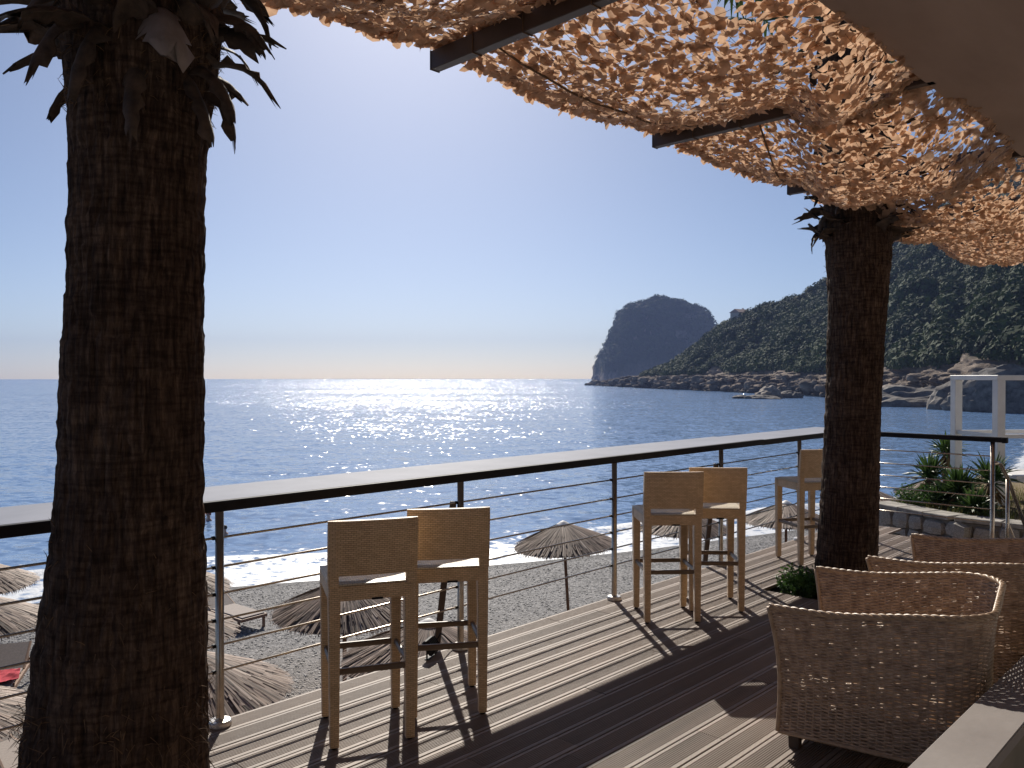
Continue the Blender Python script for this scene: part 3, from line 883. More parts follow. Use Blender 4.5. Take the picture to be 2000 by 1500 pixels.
# ------------------------------------------------------------------ railing with bar counter
ROD_Z = (0.943, 0.795, 0.660, 0.528, 0.400, 0.268)
CT, CB = 1.173, 1.124
def make_railing():
    root = empty("railing", R0, TA)
    tag(root, "steel railing with thin rods under a long pale bar counter", "railing")
    TS = [-3.26, -1.63, 0.0, 1.63, 3.26, 4.89, 6.52]
    for i, t in enumerate(TS + [7.5]):
        po = MB().lathe((t, 0, 0), [(0.0205, 0.02), (0.0215, 0.03), (0.0215, 1.134)], 16).build("post", M["steel"], root, True)
        MB().lathe((t, 0, 0), [(0.056, 0.001), (0.056, 0.020), (0.050, 0.028), (0.024, 0.031)], 24).build("flange", M["flange"], po, False)
    for z in ROD_Z:
        MB().tube([(-4.6, 0.012, z), (7.5, 0.012, z)], 0.0062, 8).build("rod", M["steel"], root, True)
    for i, t in enumerate(TS[1:]):
        for z in ROD_Z: MB().box((t - 0.024, 0.014, z), (0.022, 0.022, 0.018), 0.003).build("rod_clamp", M["black_metal"], root)
    # counter in two lengths that meet with a small step
    for a, b, dz, ds in ((-4.6, 5.17, 0.0, 0.0), (5.175, 7.46, -0.006, 0.012)):
        c = MB().box(((a + b) / 2, -0.008, (CT + CB) / 2 + dz + 0.004), (b - a, 0.50, CT - CB - 0.008), 0.004).build("counter_top", M["counter"], root)
        MB().box(((a + b) / 2, -0.29 + 0.016 + ds, (CT + CB) / 2 + dz - 0.0005), (b - a, 0.030, CT - CB + 0.001), 0.004).build("counter_edge", M["black_metal"], root)
    # dark struts beside two of the posts
    for t in (1.63, 4.89):
        MB().bar((t - 0.035, 0.03, 0.95), (t - 0.115, 0.10, 0.02), 0.030, 0.042, 0.003).build("strut", M["dark_wood"], root)
    return root
make_railing()
def make_end_railing():
    root = empty("end_railing", P(7.5, 0), TA)
    tag(root, "short railing with black handrail closing the far end of the deck", "railing")
    po = MB().lathe((0, -1.60, 0), [(0.021, 0.02), (0.022, 0.03), (0.022, 1.09)], 16).build("post", M["steel"], root, True)
    MB().lathe((0, -1.60, 0), [(0.056, 0.001), (0.056, 0.020), (0.024, 0.03)], 24).build("flange", M["flange"], po)
    for z in ROD_Z:
        MB().tube([(0.0, -0.02, z), (0.0, -1.60, z)], 0.0062, 8).build("rod", M["steel"], root, True)
    MB().box((0, -0.98, 1.115), (0.055, 1.42, 0.052), 0.006).build("handrail", M["black_metal"], root)
    MB().box((0, -1.71, 1.112), (0.060, 0.05, 0.058), 0.006).build("end_cap", M["black_metal"], root)
make_end_railing()
def make_stair():
    root = empty("stair_handrail", P(7.5, 1.60), TA)
    tag(root, "bent steel handrail leading down the beach steps beside the end post", "handrail")
    MB().tube([(0.02, 0, 0.87), (0.17, -0.02, 0.865), (0.22, -0.02, 0.845), (0.52, -0.02, 0.66), (1.7, -0.02, -0.28)], 0.02, 12).build("rail", M["steel"], root, True)
    MB().tube([(0.55, -0.02, 0.18), (1.7, -0.02, -0.70)], 0.008, 8).build("lower_rail", M["steel"], root, True)
    for x, zt, zb in ((0.50, 0.67, -0.42), (1.55, -0.17, -1.3)):
        MB().lathe((x, -0.02, 0), [(0.019, zb), (0.019, zt)], 14).build("post", M["steel"], root, True)
    st = empty("steps", P(7.62, 1.55), TA)
    for k in range(8):
        MB().box((0.15 + 0.30 * k, -0.55, -0.17 * (k + 1) - 0.09), (0.31, 1.3, 0.16), 0.01).build("step", M["mortar"], st)
    tag(st, "concrete steps going down from the deck end to the beach", "steps")
make_stair()

# ------------------------------------------------------------------ floodlight at the deck edge
def make_floodlight():
    q = P(1.40, -0.02)
    root = empty("floodlight", q, TA + 0.5)
    tag(root, "small black floodlight with a cable lying at the deck edge by a post", "floodlight")
    hd = MB()
    Mx = Matrix.Translation((0, 0, 0.065)) @ Matrix.Rotation(R(-38), 4, 'X')
    hd.box((0, 0, 0), (0.13, 0.035, 0.10), 0.008, Mx)
    for k in range(6): hd.box((-0.05 + 0.02 * k, -0.024, 0), (0.005, 0.018, 0.08), 0, Mx)
    hd.build("housing", M["black_metal"], root)
    MB().box((0, 0.019, 0), (0.11, 0.004, 0.08), 0, Mx).build("lens", M["glass_dark"], root)
    MB().bar((-0.072, 0, 0.004), (-0.072, 0, 0.09), 0.02, 0.004).bar((0.072, 0, 0.004), (0.072, 0, 0.09), 0.02, 0.004).box((0, 0, 0.003), (0.15, 0.03, 0.005)).build("bracket", M["black_metal"], root)
    MB().tube([(0.03, -0.03, 0.10), (0.07, -0.035, 0.125), (0.12, -0.04, 0.10), (0.17, -0.06, 0.05), (0.2, -0.09, 0.012)], 0.005, 6).build("cable", M["black_metal"], root, True)
make_floodlight()

# ------------------------------------------------------------------ bar stools
def taper_leg(x, y, z0, z1, w0, w1):
    a, b = w0 / 2, w1 / 2
    v = []
    c = 0.18
    for z, h in ((z0, a), (z1, b)):
        for dx, dy in ((-1, -1 + c), (-1 + c, -1), (1 - c, -1), (1, -1 + c), (1, 1 - c), (1 - c, 1), (-1 + c, 1), (-1, 1 - c)):
            v.append((x + dx * h, y + dy * h, z))
    f = [[i, (i + 1) % 8, 8 + (i + 1) % 8, 8 + i] for i in range(8)] + [list(range(8))[::-1], list(range(8, 16))]
    return v, f
def make_stool():
    root = empty("bar_stool", (0, 0, 0))
    wx, wy = 0.180, 0.190
    for sx in (-1, 1):
        for sy in (-1, 1):
            v, f = taper_leg(sx * wx, sy * wy, 0.012, 0.708, 0.042, 0.056)
            lg = MB().add(v, f).build("leg", M["stool"], root, uv=True)
            MB().lathe((sx * wx, sy * wy, 0), [(0.014, 0.0), (0.014, 0.013)], 10).build("foot_glide", M["black_metal"], lg)
    ap = MB()
    ap.box((0, -wy, 0.735), (0.416, 0.056, 0.072), 0.006).box((0, wy, 0.735), (0.416, 0.056, 0.072), 0.006)
    ap.box((-wx, 0, 0.7352), (0.054, 0.33, 0.0715), 0.006).box((wx, 0, 0.7352), (0.054, 0.33, 0.0715), 0.006)
    ap.build("apron", M["stool"], root, uv=True)
    # seat with a softly dished top
    n = 14
    X, Y = np.meshgrid(np.linspace(-0.208, 0.208, n), np.linspace(-0.217, 0.219, n), indexing='ij')
    e = np.maximum(np.abs(X) / 0.208, np.abs(Y) / 0.219)
    Z = 0.787 - 0.006 * np.clip(1 - e, 0, 1) * 1.2 - 0.010 * np.clip((e - 0.9) / 0.1, 0, 1) ** 2
    top = np.stack([X, Y, Z], -1).reshape(-1, 3); bot = top.copy(); bot[:, 2] = 0.7715
    f1 = grid_faces(n, n); f2 = f1[:, ::-1] + n * n
    rim = [i * n for i in range(n)] + [(n - 1) * n + j for j in range(1, n)] + [i * n + n - 1 for i in range(n - 2, -1, -1)] + [j for j in range(n - 2, 0, -1)]
    f3 = np.array([[rim[(k + 1) % len(rim)], rim[k], rim[k] + n * n, rim[(k + 1) % len(rim)] + n * n] for k in range(len(rim))])
    me = np_mesh("seat", np.concatenate([top, bot]), [np.concatenate([f1, f2, f3])], False); box_uv(me)
    link("seat", me, M["stool_seat"], root)
    # backrest: a slab with a slight bow, carried on two short uprights
    n, mz = 13, 7
    xs = np.linspace(-0.212, 0.212, n); zs = np.linspace(0.822, 1.083, mz)
    X, Zz = np.meshgrid(xs, zs, indexing='ij')
    bow = -0.016 * (1 - (X / 0.212) ** 2)
    lean = -0.030 * ((Zz - 0.822) / 0.26)
    th = 0.024
    rnd = np.clip((np.abs(X) - 0.19) / 0.022, 0, 1) ** 2 * 0.008 + np.clip((Zz - 1.065) / 0.018, 0, 1) ** 2 * 0.008
    fr = np.stack([X, -0.205 + bow + lean - th + rnd, Zz], -1).reshape(-1, 3); bk = np.stack([X, -0.205 + bow + lean + th - rnd, Zz], -1).reshape(-1, 3)
    f1 = grid_faces(n, mz); f2 = f1[:, ::-1] + n * mz
    rim = [i * mz for i in range(n)] + [(n - 1) * mz + j for j in range(1, mz)] + [i * mz + mz - 1 for i in range(n - 2, -1, -1)] + [j for j in range(mz - 2, 0, -1)]
    f3 = np.array([[rim[(k + 1) % len(rim)], rim[k], rim[k] + n * mz, rim[(k + 1) % len(rim)] + n * mz] for k in range(len(rim))])
    me = np_mesh("backrest", np.concatenate([fr, bk]), [np.concatenate([f1, f2, f3])], False); box_uv(me)
    link("backrest", me, M["stool"], root)
    for sx in (-1, 1):
        MB().box((sx * 0.186, -0.203, 0.798), (0.050, 0.046, 0.060), 0.005).build("upright", M["stool"], root, uv=True)
    for a, b in (((-wx, -wy), (wx, -wy)), ((-wx, wy), (wx, wy)), ((-wx, -wy), (-wx, wy)), ((wx, -wy), (wx, wy))):
        MB().bar((a[0], a[1], 0.362), (b[0], b[1], 0.362), 0.024, 0.030, 0.007).build("rung", M["rung"], root, uv=True)
    MB().box((0.02, -wy - 0.0285, 0.7025), (0.055, 0.003, 0.011), 0.001).build("maker_plate", M["black_metal"], root)
    return root
st0 = make_stool()
STOOLS = [(-0.727, 4.08, 18.5, "cream woven bar stool, nearest of all and leftmost"),
          (-0.367, 4.405, 11, "cream woven bar stool tucked behind the nearest one, beside the black floodlight"),
          (1.131, 6.016, 3, "cream woven bar stool in the middle pair, the left one in front"),
          (1.537, 6.29, -3, "cream woven bar stool in the middle pair, the right one behind"),
          (2.81, 7.81, 13, "cream woven bar stool standing alone, half hidden by the far palm trunk")]
for i, (x, y, a, lab) in enumerate(STOOLS):
    o = st0 if i == 0 else copy_tree(st0)
    o.location = (x, y, 0.0); o.rotation_euler = (0, 0, R(a))
    tag(o, lab, "bar stool", "woven bar stools along the counter")

# ------------------------------------------------------------------ wicker armchairs
def arm_path(n, half=0.435, depth=0.85, rad=0.17):
    """open U in plan from the front of one arm round the back to the other"""
    st = depth - rad
    segs = [st, rad * math.pi / 2, 2 * (half - rad), rad * math.pi / 2, st]
    L = sum(segs); q = np.linspace(0, L, n)
    x = np.zeros(n); y = np.zeros(n); nx = np.zeros(n); ny = np.zeros(n)
    c = np.cumsum([0] + segs)
    for i, s in enumerate(q):
        if s <= c[1]: x[i], y[i], nx[i], ny[i] = -half, s, -1, 0
        elif s <= c[2]:
            a = (s - c[1]) / rad; x[i], y[i] = -half + rad - rad * math.cos(a), st + rad * math.sin(a); nx[i], ny[i] = -math.cos(a), math.sin(a)
        elif s <= c[3]: x[i], y[i], nx[i], ny[i] = -half + rad + (s - c[2]), depth, 0, 1
        elif s <= c[4]:
            a = (s - c[3]) / rad; x[i], y[i] = half - rad + rad * math.sin(a), st + rad * math.cos(a); nx[i], ny[i] = math.sin(a), math.cos(a)
        else: x[i], y[i], nx[i], ny[i] = half, st - (s - c[4]), 1, 0
    return q, L, x, y, nx, ny
ZB = 0.085
def shell_point(x, y, nx, ny, hgt, off, depth=0.85):
    """hgt 0..1 from the bottom edge to the rim; off = distance out of the shell"""
    bk = np.clip((y - 0.15) / (depth - 0.15), 0, 1)
    top = 0.672 + 0.070 * bk * bk * (3 - 2 * bk)
    z = ZB + (top - ZB) * hgt
    flare = 0.034 * hgt ** 2.2 - 0.014 * np.sin(hgt * math.pi) - 0.01
    fr = np.clip(1 - y / 0.3, 0, 1)                     # the arms lean forward at the front edge
    return x + nx * (flare + off), y + ny * (flare + off) - fr * 0.035 * hgt ** 2.5 + fr * 0.012 * np.sin(hgt * math.pi), z
def make_armchair():
    root = empty("wicker_armchair", (0, 0, 0))
    STK, SUB = 0.034, 6
    q, L, *_ = arm_path(4)
    ns = int(L / STK); n = ns * SUB + 1
    q, L, x, y, nx, ny = arm_path(n)
    ph = np.arange(n) / SUB * math.pi
    rows = 74
    hv = (np.arange(rows) + 0.5) / rows
    H = hv[:, None] + 0 * x[None, :]
    g = np.random.default_rng(2)
    wav = 0.0034 * np.cos(ph)[None, :] * np.where(np.arange(rows) % 2 == 0, 1, -1)[:, None]
    slip = g.normal(0, 0.0015, (rows, ns // 2 + 2))
    hs = np.stack([np.interp(np.arange(n), np.arange(slip.shape[1]) * SUB * 2, r_) for r_ in slip])
    hh, tt = 0.0064, 0.0034
    ring = []
    for dz, do in ((hh, 0), (0, tt), (-hh, 0), (0, -tt)):
        X, Y, Z = shell_point(x[None, :], y[None, :], nx[None, :], ny[None, :], H, wav + do)
        ring.append(np.stack([X, Y, Z + dz + hs], -1))
    V = np.stack(ring, 2).reshape(-1, 3)                 # [row, i, 4]
    base = (np.arange(rows)[:, None] * n + np.arange(n - 1)[None, :]) * 4
    F = []
    for k in range(4):
        k2 = (k + 1) % 4
        F.append(np.stack([base + k, base + k2, base + 4 + k2, base + 4 + k], -1).reshape(-1, 4))
    me = np_mesh("woven_shell", V, np.concatenate(F), True)
    link("woven_shell", me, M["wicker"], root)
    sk = MB()
    for i in range(0, ns):
        j = i * SUB + SUB // 2
        pts = [tuple(float(c) for c in shell_point(x[j], y[j], nx[j], ny[j], np.float64(h), 0.0)) for h in np.linspace(0, 1, 9)]
        sk.tube(pts, 0.0042, 4, False)
    sk.build("stake_frame", M["wicker"], root, True)
    # plaited rim
    rim = MB()
    for k in range(3):
        pts = []
        for j in range(0, n, 1):
            a = q[j] / 0.052 * 2 * math.pi / 2 + k * 2 * math.pi / 3
            X, Y, Z = shell_point(x[j], y[j], nx[j], ny[j], np.float64(1.0), 0.0)
            pts.append((float(X + nx[j] * 0.0085 * math.cos(a)), float(Y + ny[j] * 0.0085 * math.cos(a)), float(Z + 0.004 + 0.0075 * math.sin(a))))
        rim.tube(pts, 0.0075, 6)
    rim.build("braided_rim", M["wicker_rim"], root, True)
    for j in (0, n - 1):
        ed = MB()
        pts = [tuple(float(c) for c in shell_point(x[j], y[j], nx[j], ny[j], np.float64(h), 0.0)) for h in np.linspace(0, 1, 24)]
        pts = [(p[0], p[1] - 0.004, p[2]) for p in pts]
        ed.tube(pts, 0.011, 8)
        ed.build("front_edge", M["wicker_rim"], root, True)
    bt = MB()
    bt.tube([tuple(float(c) for c in shell_point(x[j], y[j], nx[j], ny[j], np.float64(0.0), 0.0)) for j in range(0, n, 3)], 0.010, 6)
    bt.build("bottom_edge", M["wicker_rim"], root, True)
    MB().box((0, 0.37, 0.25), (0.78, 0.76, 0.05), 0.01).box((0, 0.0, 0.165), (0.76, 0.03, 0.15), 0.008).build("seat", M["wicker"], root, uv=True)
    for sx in (-1, 1):
        for yy in (0.06, 0.70):
            MB().add(*taper_leg(sx * 0.36, yy, 0.0, 0.235, 0.05, 0.062)).build("leg", M["dark_wood"], root)
    return root
ch0 = make_armchair()
CHAIRS = [(1.49, 4.20, (0.83, -0.55), "brown wicker armchair nearest the camera beside the low wall"),
          (2.45, 5.20, (0.755, -0.655), "brown wicker armchair behind the nearest one, mostly cut off by it")]
for i, (x, y, a, lab) in enumerate(CHAIRS):
    o = ch0 if i == 0 else copy_tree(ch0)
    o.location = (x, y, 0); o.rotation_euler = (0, 0, math.atan2(a[1], a[0]) - math.pi / 2)
    tag(o, lab, "armchair", "wicker armchairs along the low wall")

# ------------------------------------------------------------------ low wall, building with eave
def make_low_wall():
    root = empty("low_wall", P(0, 0), TA)
    tag(root, "low smooth cement wall running along behind the wicker armchairs", "wall")
    MB().box((1.0, -3.095, 0.225), (9.0, 0.165, 0.45)).build("wall_face", M["wall_side"], root)
    for a, b in ((-3.5, -0.28), (-0.275, 2.4), (2.405, 5.5)):
        MB().box(((a + b) / 2, -3.095, 0.4765), (b - a, 0.185, 0.047), 0.004).build("coping", M["wall_cap"], root)
make_low_wall()
def make_building():
    root = empty("building", P(0, 6), TA)
    tag(root, "overhanging taupe plaster eave of the terrace building", "building")
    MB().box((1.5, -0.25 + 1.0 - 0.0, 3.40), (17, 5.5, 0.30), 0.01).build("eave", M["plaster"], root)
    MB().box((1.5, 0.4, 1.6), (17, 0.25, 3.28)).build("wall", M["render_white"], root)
make_building()

# ================================================================== PALMS
_rg = random.Random(99)
def ribbon(mb, path, widths, side, thick=0.006, cup=0.0, rows=6, rag=0.0):
    """a curved slab following path; side = width direction; cup bends the edges"""
    path = [Vector(p) for p in path]; n = len(path); k = len(mb.v)
    for i, p in enumerate(path):
        d = (path[min(i + 1, n - 1)] - path[max(i - 1, 0)]).normalized()
        s = (side - d * side.dot(d)).normalized(); nn = s.cross(d)
        jit = [(_rg.uniform(-1, 1) * rag, _rg.uniform(-1, 1) * rag) for _ in range(rows + 1)]
        last = 1.0 if i == n - 1 else 0.0
        for lay in (0, 1):
            for j in range(rows + 1):
                u = j / rows * 2 - 1
                u *= 1 + jit[j][0] * 1.1 * (1 if j in (0, rows) else 0.2)
                q = p + d * (jit[j][1] * widths[0] * (0.15 + 1.9 * last)) + s * (u * widths[i] / 2) + nn * (cup * widths[i] * (u * u - .4) + (thick / 2 if lay else -thick / 2) * (1 - 0.6 * abs(u)))
                mb.v.append(tuple(q))
    m = rows + 1
    for i in range(n - 1):
        a, b = k + i * 2 * m, k + (i + 1) * 2 * m
        for j in range(rows):
            mb.f.append([a + j, a + j + 1, b + j + 1, b + j])
            mb.f.append([a + m + j + 1, a + m + j, b + m + j, b + m + j + 1])
        mb.f.append([a + m, a, b, b + m]); mb.f.append([a + rows, a + m + rows, b + m + rows, b + rows])
    for e, fl in ((k, False), (k + (n - 1) * 2 * m, True)):
        loop = [e + j for j in range(m)] + [e + m + j for j in range(m - 1, -1, -1)]
        mb.f.append(loop if fl else loop[::-1])

def make_palm(label, prof, seed, n_boot, fibre_bands, extra_boots, res=(220, 380), rscale=0.9, boot_z=2.80):
    """prof: (z, x, y, radius) up the trunk"""
    prof = np.array(prof, float)
    prof[:, 3] *= rscale
    base = Vector((prof[0, 1], prof[0, 2], 0))
    root = empty("palm_tree", base)
    tag(root, label, "palm tree", "palms growing through the deck")
    nt_, nz = res
    zs = np.linspace(prof[0, 0], prof[-1, 0], nz)
    cx = np.interp(zs, prof[:, 0], prof[:, 1]) - base.x; cy = np.interp(zs, prof[:, 0], prof[:, 2]) - base.y
    rr = np.interp(zs, prof[:, 0], prof[:, 3])
    ker = np.ones(25) / 25
    sm = lambda a: np.convolve(np.pad(a, 12, mode='edge'), ker, 'valid')
    cx, cy, rr = sm(cx), sm(cy), sm(rr)
    th = np.linspace(0, 2 * np.pi, nt_, endpoint=False)
    T, Zg = np.meshgrid(th, zs, indexing='ij')
    ct, s_ = np.cos(T), np.sin(T)
    k = 14.0
    warp = (fbm(ct * 2, s_ * 2, Zg * 3, seed + 9, 3) - .5)
    f1 = np.abs(2 * vn(ct * k + warp * 2, s_ * k + warp * 2, Zg * 5.5, seed) - 1)
    f2 = np.abs(2 * vn(ct * k * 2.1, s_ * k * 2.1, Zg * 9, seed + 1) - 1)
    crack = -0.009 * np.clip(1 - f1 / 0.26, 0, 1) - 0.005 * np.clip(1 - f2 / 0.35, 0, 1)
    rings = 0.005 * (vn(ct * 1.5, s_ * 1.5, Zg * 26, seed + 2) - .5) * 2
    step = 0.004 * ((Zg * 7.3 + 0.7 * fbm(ct * 1.7, s_ * 1.7, Zg, seed + 3, 2)) % 1.0 - .5)
    lump = 0.016 * (fbm(ct * 2.2, s_ * 2.2, Zg * 2.4, seed + 4, 4) - .5)
    rough = 0.007 * (fbm(ct * 20, s_ * 20, Zg * 30, seed + 6, 3) - .5)
    Rr = rr[None, :] + crack + rings + step + lump + rough
    V = np.stack([cx[None, :] + ct * Rr, cy[None, :] + s_ * Rr, Zg], -1).reshape(-1, 3)
    me = np_mesh("trunk", V, grid_faces(nt_, nz, True), True)
    link("trunk", me, M["bark"], root)
    rnd = random.Random(seed)
    def axis(z): return Vector((float(np.interp(z, zs, cx)), float(np.interp(z, zs, cy)), z)), float(np.interp(z, zs, rr))
    # loose fibre and splinters
    fb = MB()
    for z0, z1, cnt, ln in fibre_bands:
        for _ in range(cnt):
            z = rnd.uniform(z0, z1); a = rnd.uniform(0, 6.283)
            c, r = axis(z)
            o = Vector((math.cos(a), math.sin(a), 0)); tn = Vector((-o.y, o.x, 0))
            L = ln * rnd.uniform(0.4, 1.4)
            p0 = c + o * (r - 0.004)
            dr = (o * rnd.uniform(0.15, 0.8) + tn * rnd.uniform(-.7, .7) + Vector((0, 0, rnd.uniform(-1, .9)))).normalized()
            cv = Vector((0, 0, -rnd.uniform(0, .5)))
            p1 = p0 + dr * L * .5; p2 = p1 + (dr + cv).normalized() * L * .5
            fb.tube([p0, p1, p2], [0.0016, 0.0012, 0.0004], 3, False)
    if fb.v: tag(fb.build("fibres", M["fibre"], root), kind="stuff")
    # old leaf bases round the head
    def boot(az, z, L, w0, w1, pitch, droop, mat_, cup, twist=0.0):
        c, r = axis(min(z, zs[-1]))
        o = Vector((math.cos(az), math.sin(az), 0)); tn = Vector((-o.y, o.x, 0))
        p = c + o * (r - 0.02); pts = [p]; pit = pitch; n = 9
        for i in range(n):
            d = o * math.cos(pit) + Vector((0, 0, 1)) * math.sin(pit)
            p = p + d * L / n; pts.append(p.copy()); pit += droop / n
        ws = [w0 + (w1 - w0) * (i / n) + w0 * 0.18 * math.sin(i * 2.1 + az * 3) * (0.4 if i < n else 1) for i in range(n + 1)]
        ws[-1] *= rnd.uniform(0.35, 0.8)
        mb = MB(); ribbon(mb, pts, ws, (tn + Vector((0, 0, twist))).normalized(), 0.008, cup, 6, 0.30)
        mb.build("leaf_base", mat_, root, True)
    for i in range(n_boot):
        z = boot_z + (prof[-1, 0] - boot_z) * (i / n_boot) ** 1.5 + rnd.uniform(-.04, .04)
        az = i * 2.39996 + rnd.uniform(-.25, .25)
        boot(az, z, rnd.uniform(0.12, 0.26), rnd.uniform(0.08, 0.13), rnd.uniform(0.03, 0.08), rnd.uniform(-0.5, 1.0), rnd.uniform(-1.4, 0.4), M["boot"], rnd.uniform(-.35, .35), rnd.uniform(-.7, .7))
    for args in extra_boots:
        boot(*args)
    # crown of fan fronds
    ctr, r = axis(zs[-1])
    for i in range(18):
        az = i * 2.39996 + rnd.uniform(-.2, .2)
        pit = rnd.uniform(-0.25, 1.2); L = rnd.uniform(0.8, 1.2)
        o = Vector((math.cos(az), math.sin(az), 0)); tn = Vector((-o.y, o.x, 0)); up = Vector((0, 0, 1))
        d = o * math.cos(pit) + up * math.sin(pit)
        mb = MB()
        p0 = ctr + o * 0.12 + up * 0.05; p1 = p0 + d * L; p1.z -= 0.08
        mb.tube([p0, (p0 + p1) / 2 + up * 0.05, p1], [0.022, 0.016, 0.011], 5)
        nl = 26
        for q in range(nl):
            a = (q / (nl - 1) - .5) * math.radians(230)
            nd = (d * math.cos(a) + tn * math.sin(a)).normalized()
            ln = 0.62 * (0.75 + 0.25 * math.cos(a)) * rnd.uniform(.9, 1.08)
            sd_ = (tn * math.cos(a) - d * math.sin(a))
            w = 0.022
            e1 = p1 + nd * ln * .6 - up * 0.03; e2 = p1 + nd * ln - up * rnd.uniform(.10, .26)
            kk = len(mb.v)
            mb.v += [tuple(p1), tuple(e1 - sd_ * w), tuple(e1 + sd_ * w), tuple(e2)]
            mb.f += [[kk, kk + 1, kk + 2], [kk + 1, kk + 3, kk + 2]]
        mb.build("frond", M["frond"], root)
    return root

p1x = lambda px: (px - 1000) / 1600 * 2.68
make_palm("thick dark palm trunk in the left foreground with ragged leaf bases on top",
          [(-0.14, p1x(218), 2.68, 0.33), (0.30, p1x(222), 2.68, 0.325), (0.556, p1x(227), 2.68, 0.309), (0.80, p1x(236), 2.68, 0.295), (0.975, p1x(243), 2.68, 0.282), (1.31, p1x(256), 2.68, 0.248),
           (1.80, p1x(262), 2.68, 0.240), (2.147, p1x(269), 2.68, 0.232), (2.48, p1x(274), 2.68, 0.230), (2.62, p1x(278), 2.68, 0.240), (2.78, p1x(282), 2.68, 0.262), (3.0, p1x(284), 2.68, 0.275), (4.7, p1x(290), 2.68, 0.29)],
          3, 110, [(-0.05, 0.75, 900, 0.055), (0.75, 1.3, 120, 0.03), (2.58, 2.85, 380, 0.035), (2.85, 3.4, 350, 0.08)],
          [(-0.95, 2.86, 0.20, 0.11, 0.13, -0.5, -0.9, M["boot_grey"], 0.35, 0.3),
           (-0.35, 2.74, 0.24, 0.07, 0.05, -0.5, -0.9, M["boot"], 0.2, 0.5),
           (-0.15, 2.86, 0.22, 0.09, 0.09, 0.1, -1.2, M["boot"], 0.25, 0.8),
           (-0.5, 2.70, 0.25, 0.05, 0.05, -0.9, -0.5, M["boot"], 0.2, 0.2),
           (-0.05, 2.70, 0.22, 0.05, 0.06, -0.7, -0.9, M["boot"], 0.2, 1.0),
           (-1.75, 2.80, 0.26, 0.08, 0.05, -0.9, -0.5, M["boot"], 0.3, 0.1),
           (-2.1, 2.86, 0.28, 0.09, 0.06, -0.8, -0.5, M["boot"], 0.3, -0.2),
           (-1.25, 2.70, 0.26, 0.08, 0.03, -1.1, -0.3, M["boot"], 0.3, 0.4),
           (3.35, 2.80, 0.20, 0.05, 0.03, -0.1, -0.7, M["boot"], 0.2, 0.2),
           (3.0, 2.74, 0.17, 0.05, 0.03, -0.5, -0.6, M["boot"], 0.2, 0.2),
           (3.2, 2.90, 0.20, 0.11, 0.10, 0.1, -0.4, M["boot"], 0.25, 0.3),
           (2.9, 3.00, 0.26, 0.11, 0.12, 0.15, -0.2, M["boot"], 0.25, 0.3)])
p2x = lambda px: (px - 1000) / 1600 * 6.8
make_palm("straight palm trunk beyond the stools rising through the tan net",
          [(-0.14, p2x(1650), 6.8, 0.285), (0.0, p2x(1651), 6.8, 0.272), (0.21, p2x(1654), 6.8, 0.262), (0.632, p2x(1659), 6.8, 0.248), (1.0, p2x(1662), 6.8, 0.242), (1.48, p2x(1666), 6.8, 0.237), (2.1, p2x(1671), 6.8, 0.240), (2.5, p2x(1675), 6.8, 0.254),
           (2.70, p2x(1675), 6.8, 0.275), (2.885, p2x(1676), 6.8, 0.290), (3.2, p2x(1674), 6.8, 0.29), (4.7, p2x(1660), 6.8, 0.30)],
          17, 90, [(2.55, 2.95, 260, 0.03), (-0.05, 0.25, 160, 0.04)],
          [(2.9, 2.93, 0.15, 0.10, 0.05, 0.5, 0.3, M["boot"], 0.2, 0.2), (3.3, 2.90, 0.12, 0.10, 0.08, 0.2, 0.3, M["boot"], 0.2, 0.2),
           (2.6, 3.05, 0.2, 0.09, 0.05, 0.6, 0.2, M["boot"], 0.2, 0.2), (3.6, 3.03, 0.2, 0.09, 0.05, 0.3, 0.4, M["boot"], 0.2, 0.2)], res=(180, 340), rscale=0.925, boot_z=2.95)

# ------------------------------------------------------------------ planting round the palms
def shrub(name, label, loc, n, spread, h, leaf, mat_, seed, cat="shrub"):
    rnd = random.Random(seed); root = empty(name, loc)
    st, lf = MB(), MB()
    for i in range(n):
        a = rnd.uniform(0, 6.283); rr_ = spread * math.sqrt(rnd.random())
        p = Vector((math.cos(a) * rr_ * .5, math.sin(a) * rr_ * .5, -0.02))
        tip = Vector((math.cos(a) * rr_, math.sin(a) * rr_, h * rnd.uniform(.55, 1.05) * (1 - 0.45 * (rr_ / spread) ** 2)))
        st.tube([p, (p + tip) / 2 + Vector((0, 0, .02)), tip], [0.003, 0.0025, 0.0015], 3, False)
        for q in range(9):
            u = 0.35 + 0.65 * q / 8
            b = p.lerp(tip, u)
            d = Vector((rnd.gauss(0, 1), rnd.gauss(0, 1), rnd.gauss(.55, .6))).normalized()
            s = d.cross(Vector((rnd.gauss(0, 1), rnd.gauss(0, 1), rnd.gauss(0, 1)))).normalized()
            L = leaf * rnd.uniform(.6, 1.2); k = len(lf.v)
            lf.v += [tuple(b), tuple(b + d * L * .5 - s * L * .2), tuple(b + d * L), tuple(b + d * L * .5 + s * L * .2)]
            lf.f.append([k, k + 1, k + 2, k + 3])
    st.build("stems", M["shrub"], root); lf.build("foliage", mat_, root)
    tag(root, label, cat)
    return root
shrub("shrub", "small bright green succulent shrub at the sunny corner of the palm pit", P(4.60, 0.90, -0.07), 150, 0.20, 0.27, 0.045, M["shrub"], 4)
shrub("shrub", "low dark green ground plant in the pit at the foot of the far palm", P(4.74, 1.28, -0.07), 190, 0.30, 0.17, 0.045, M["shrub"], 5)
shrub("shrub", "low green plant tips showing at the bottom edge beside the left palm", P(-0.34, 1.36, -0.06), 60, 0.24, 0.23, 0.05, M["shrub"], 6)

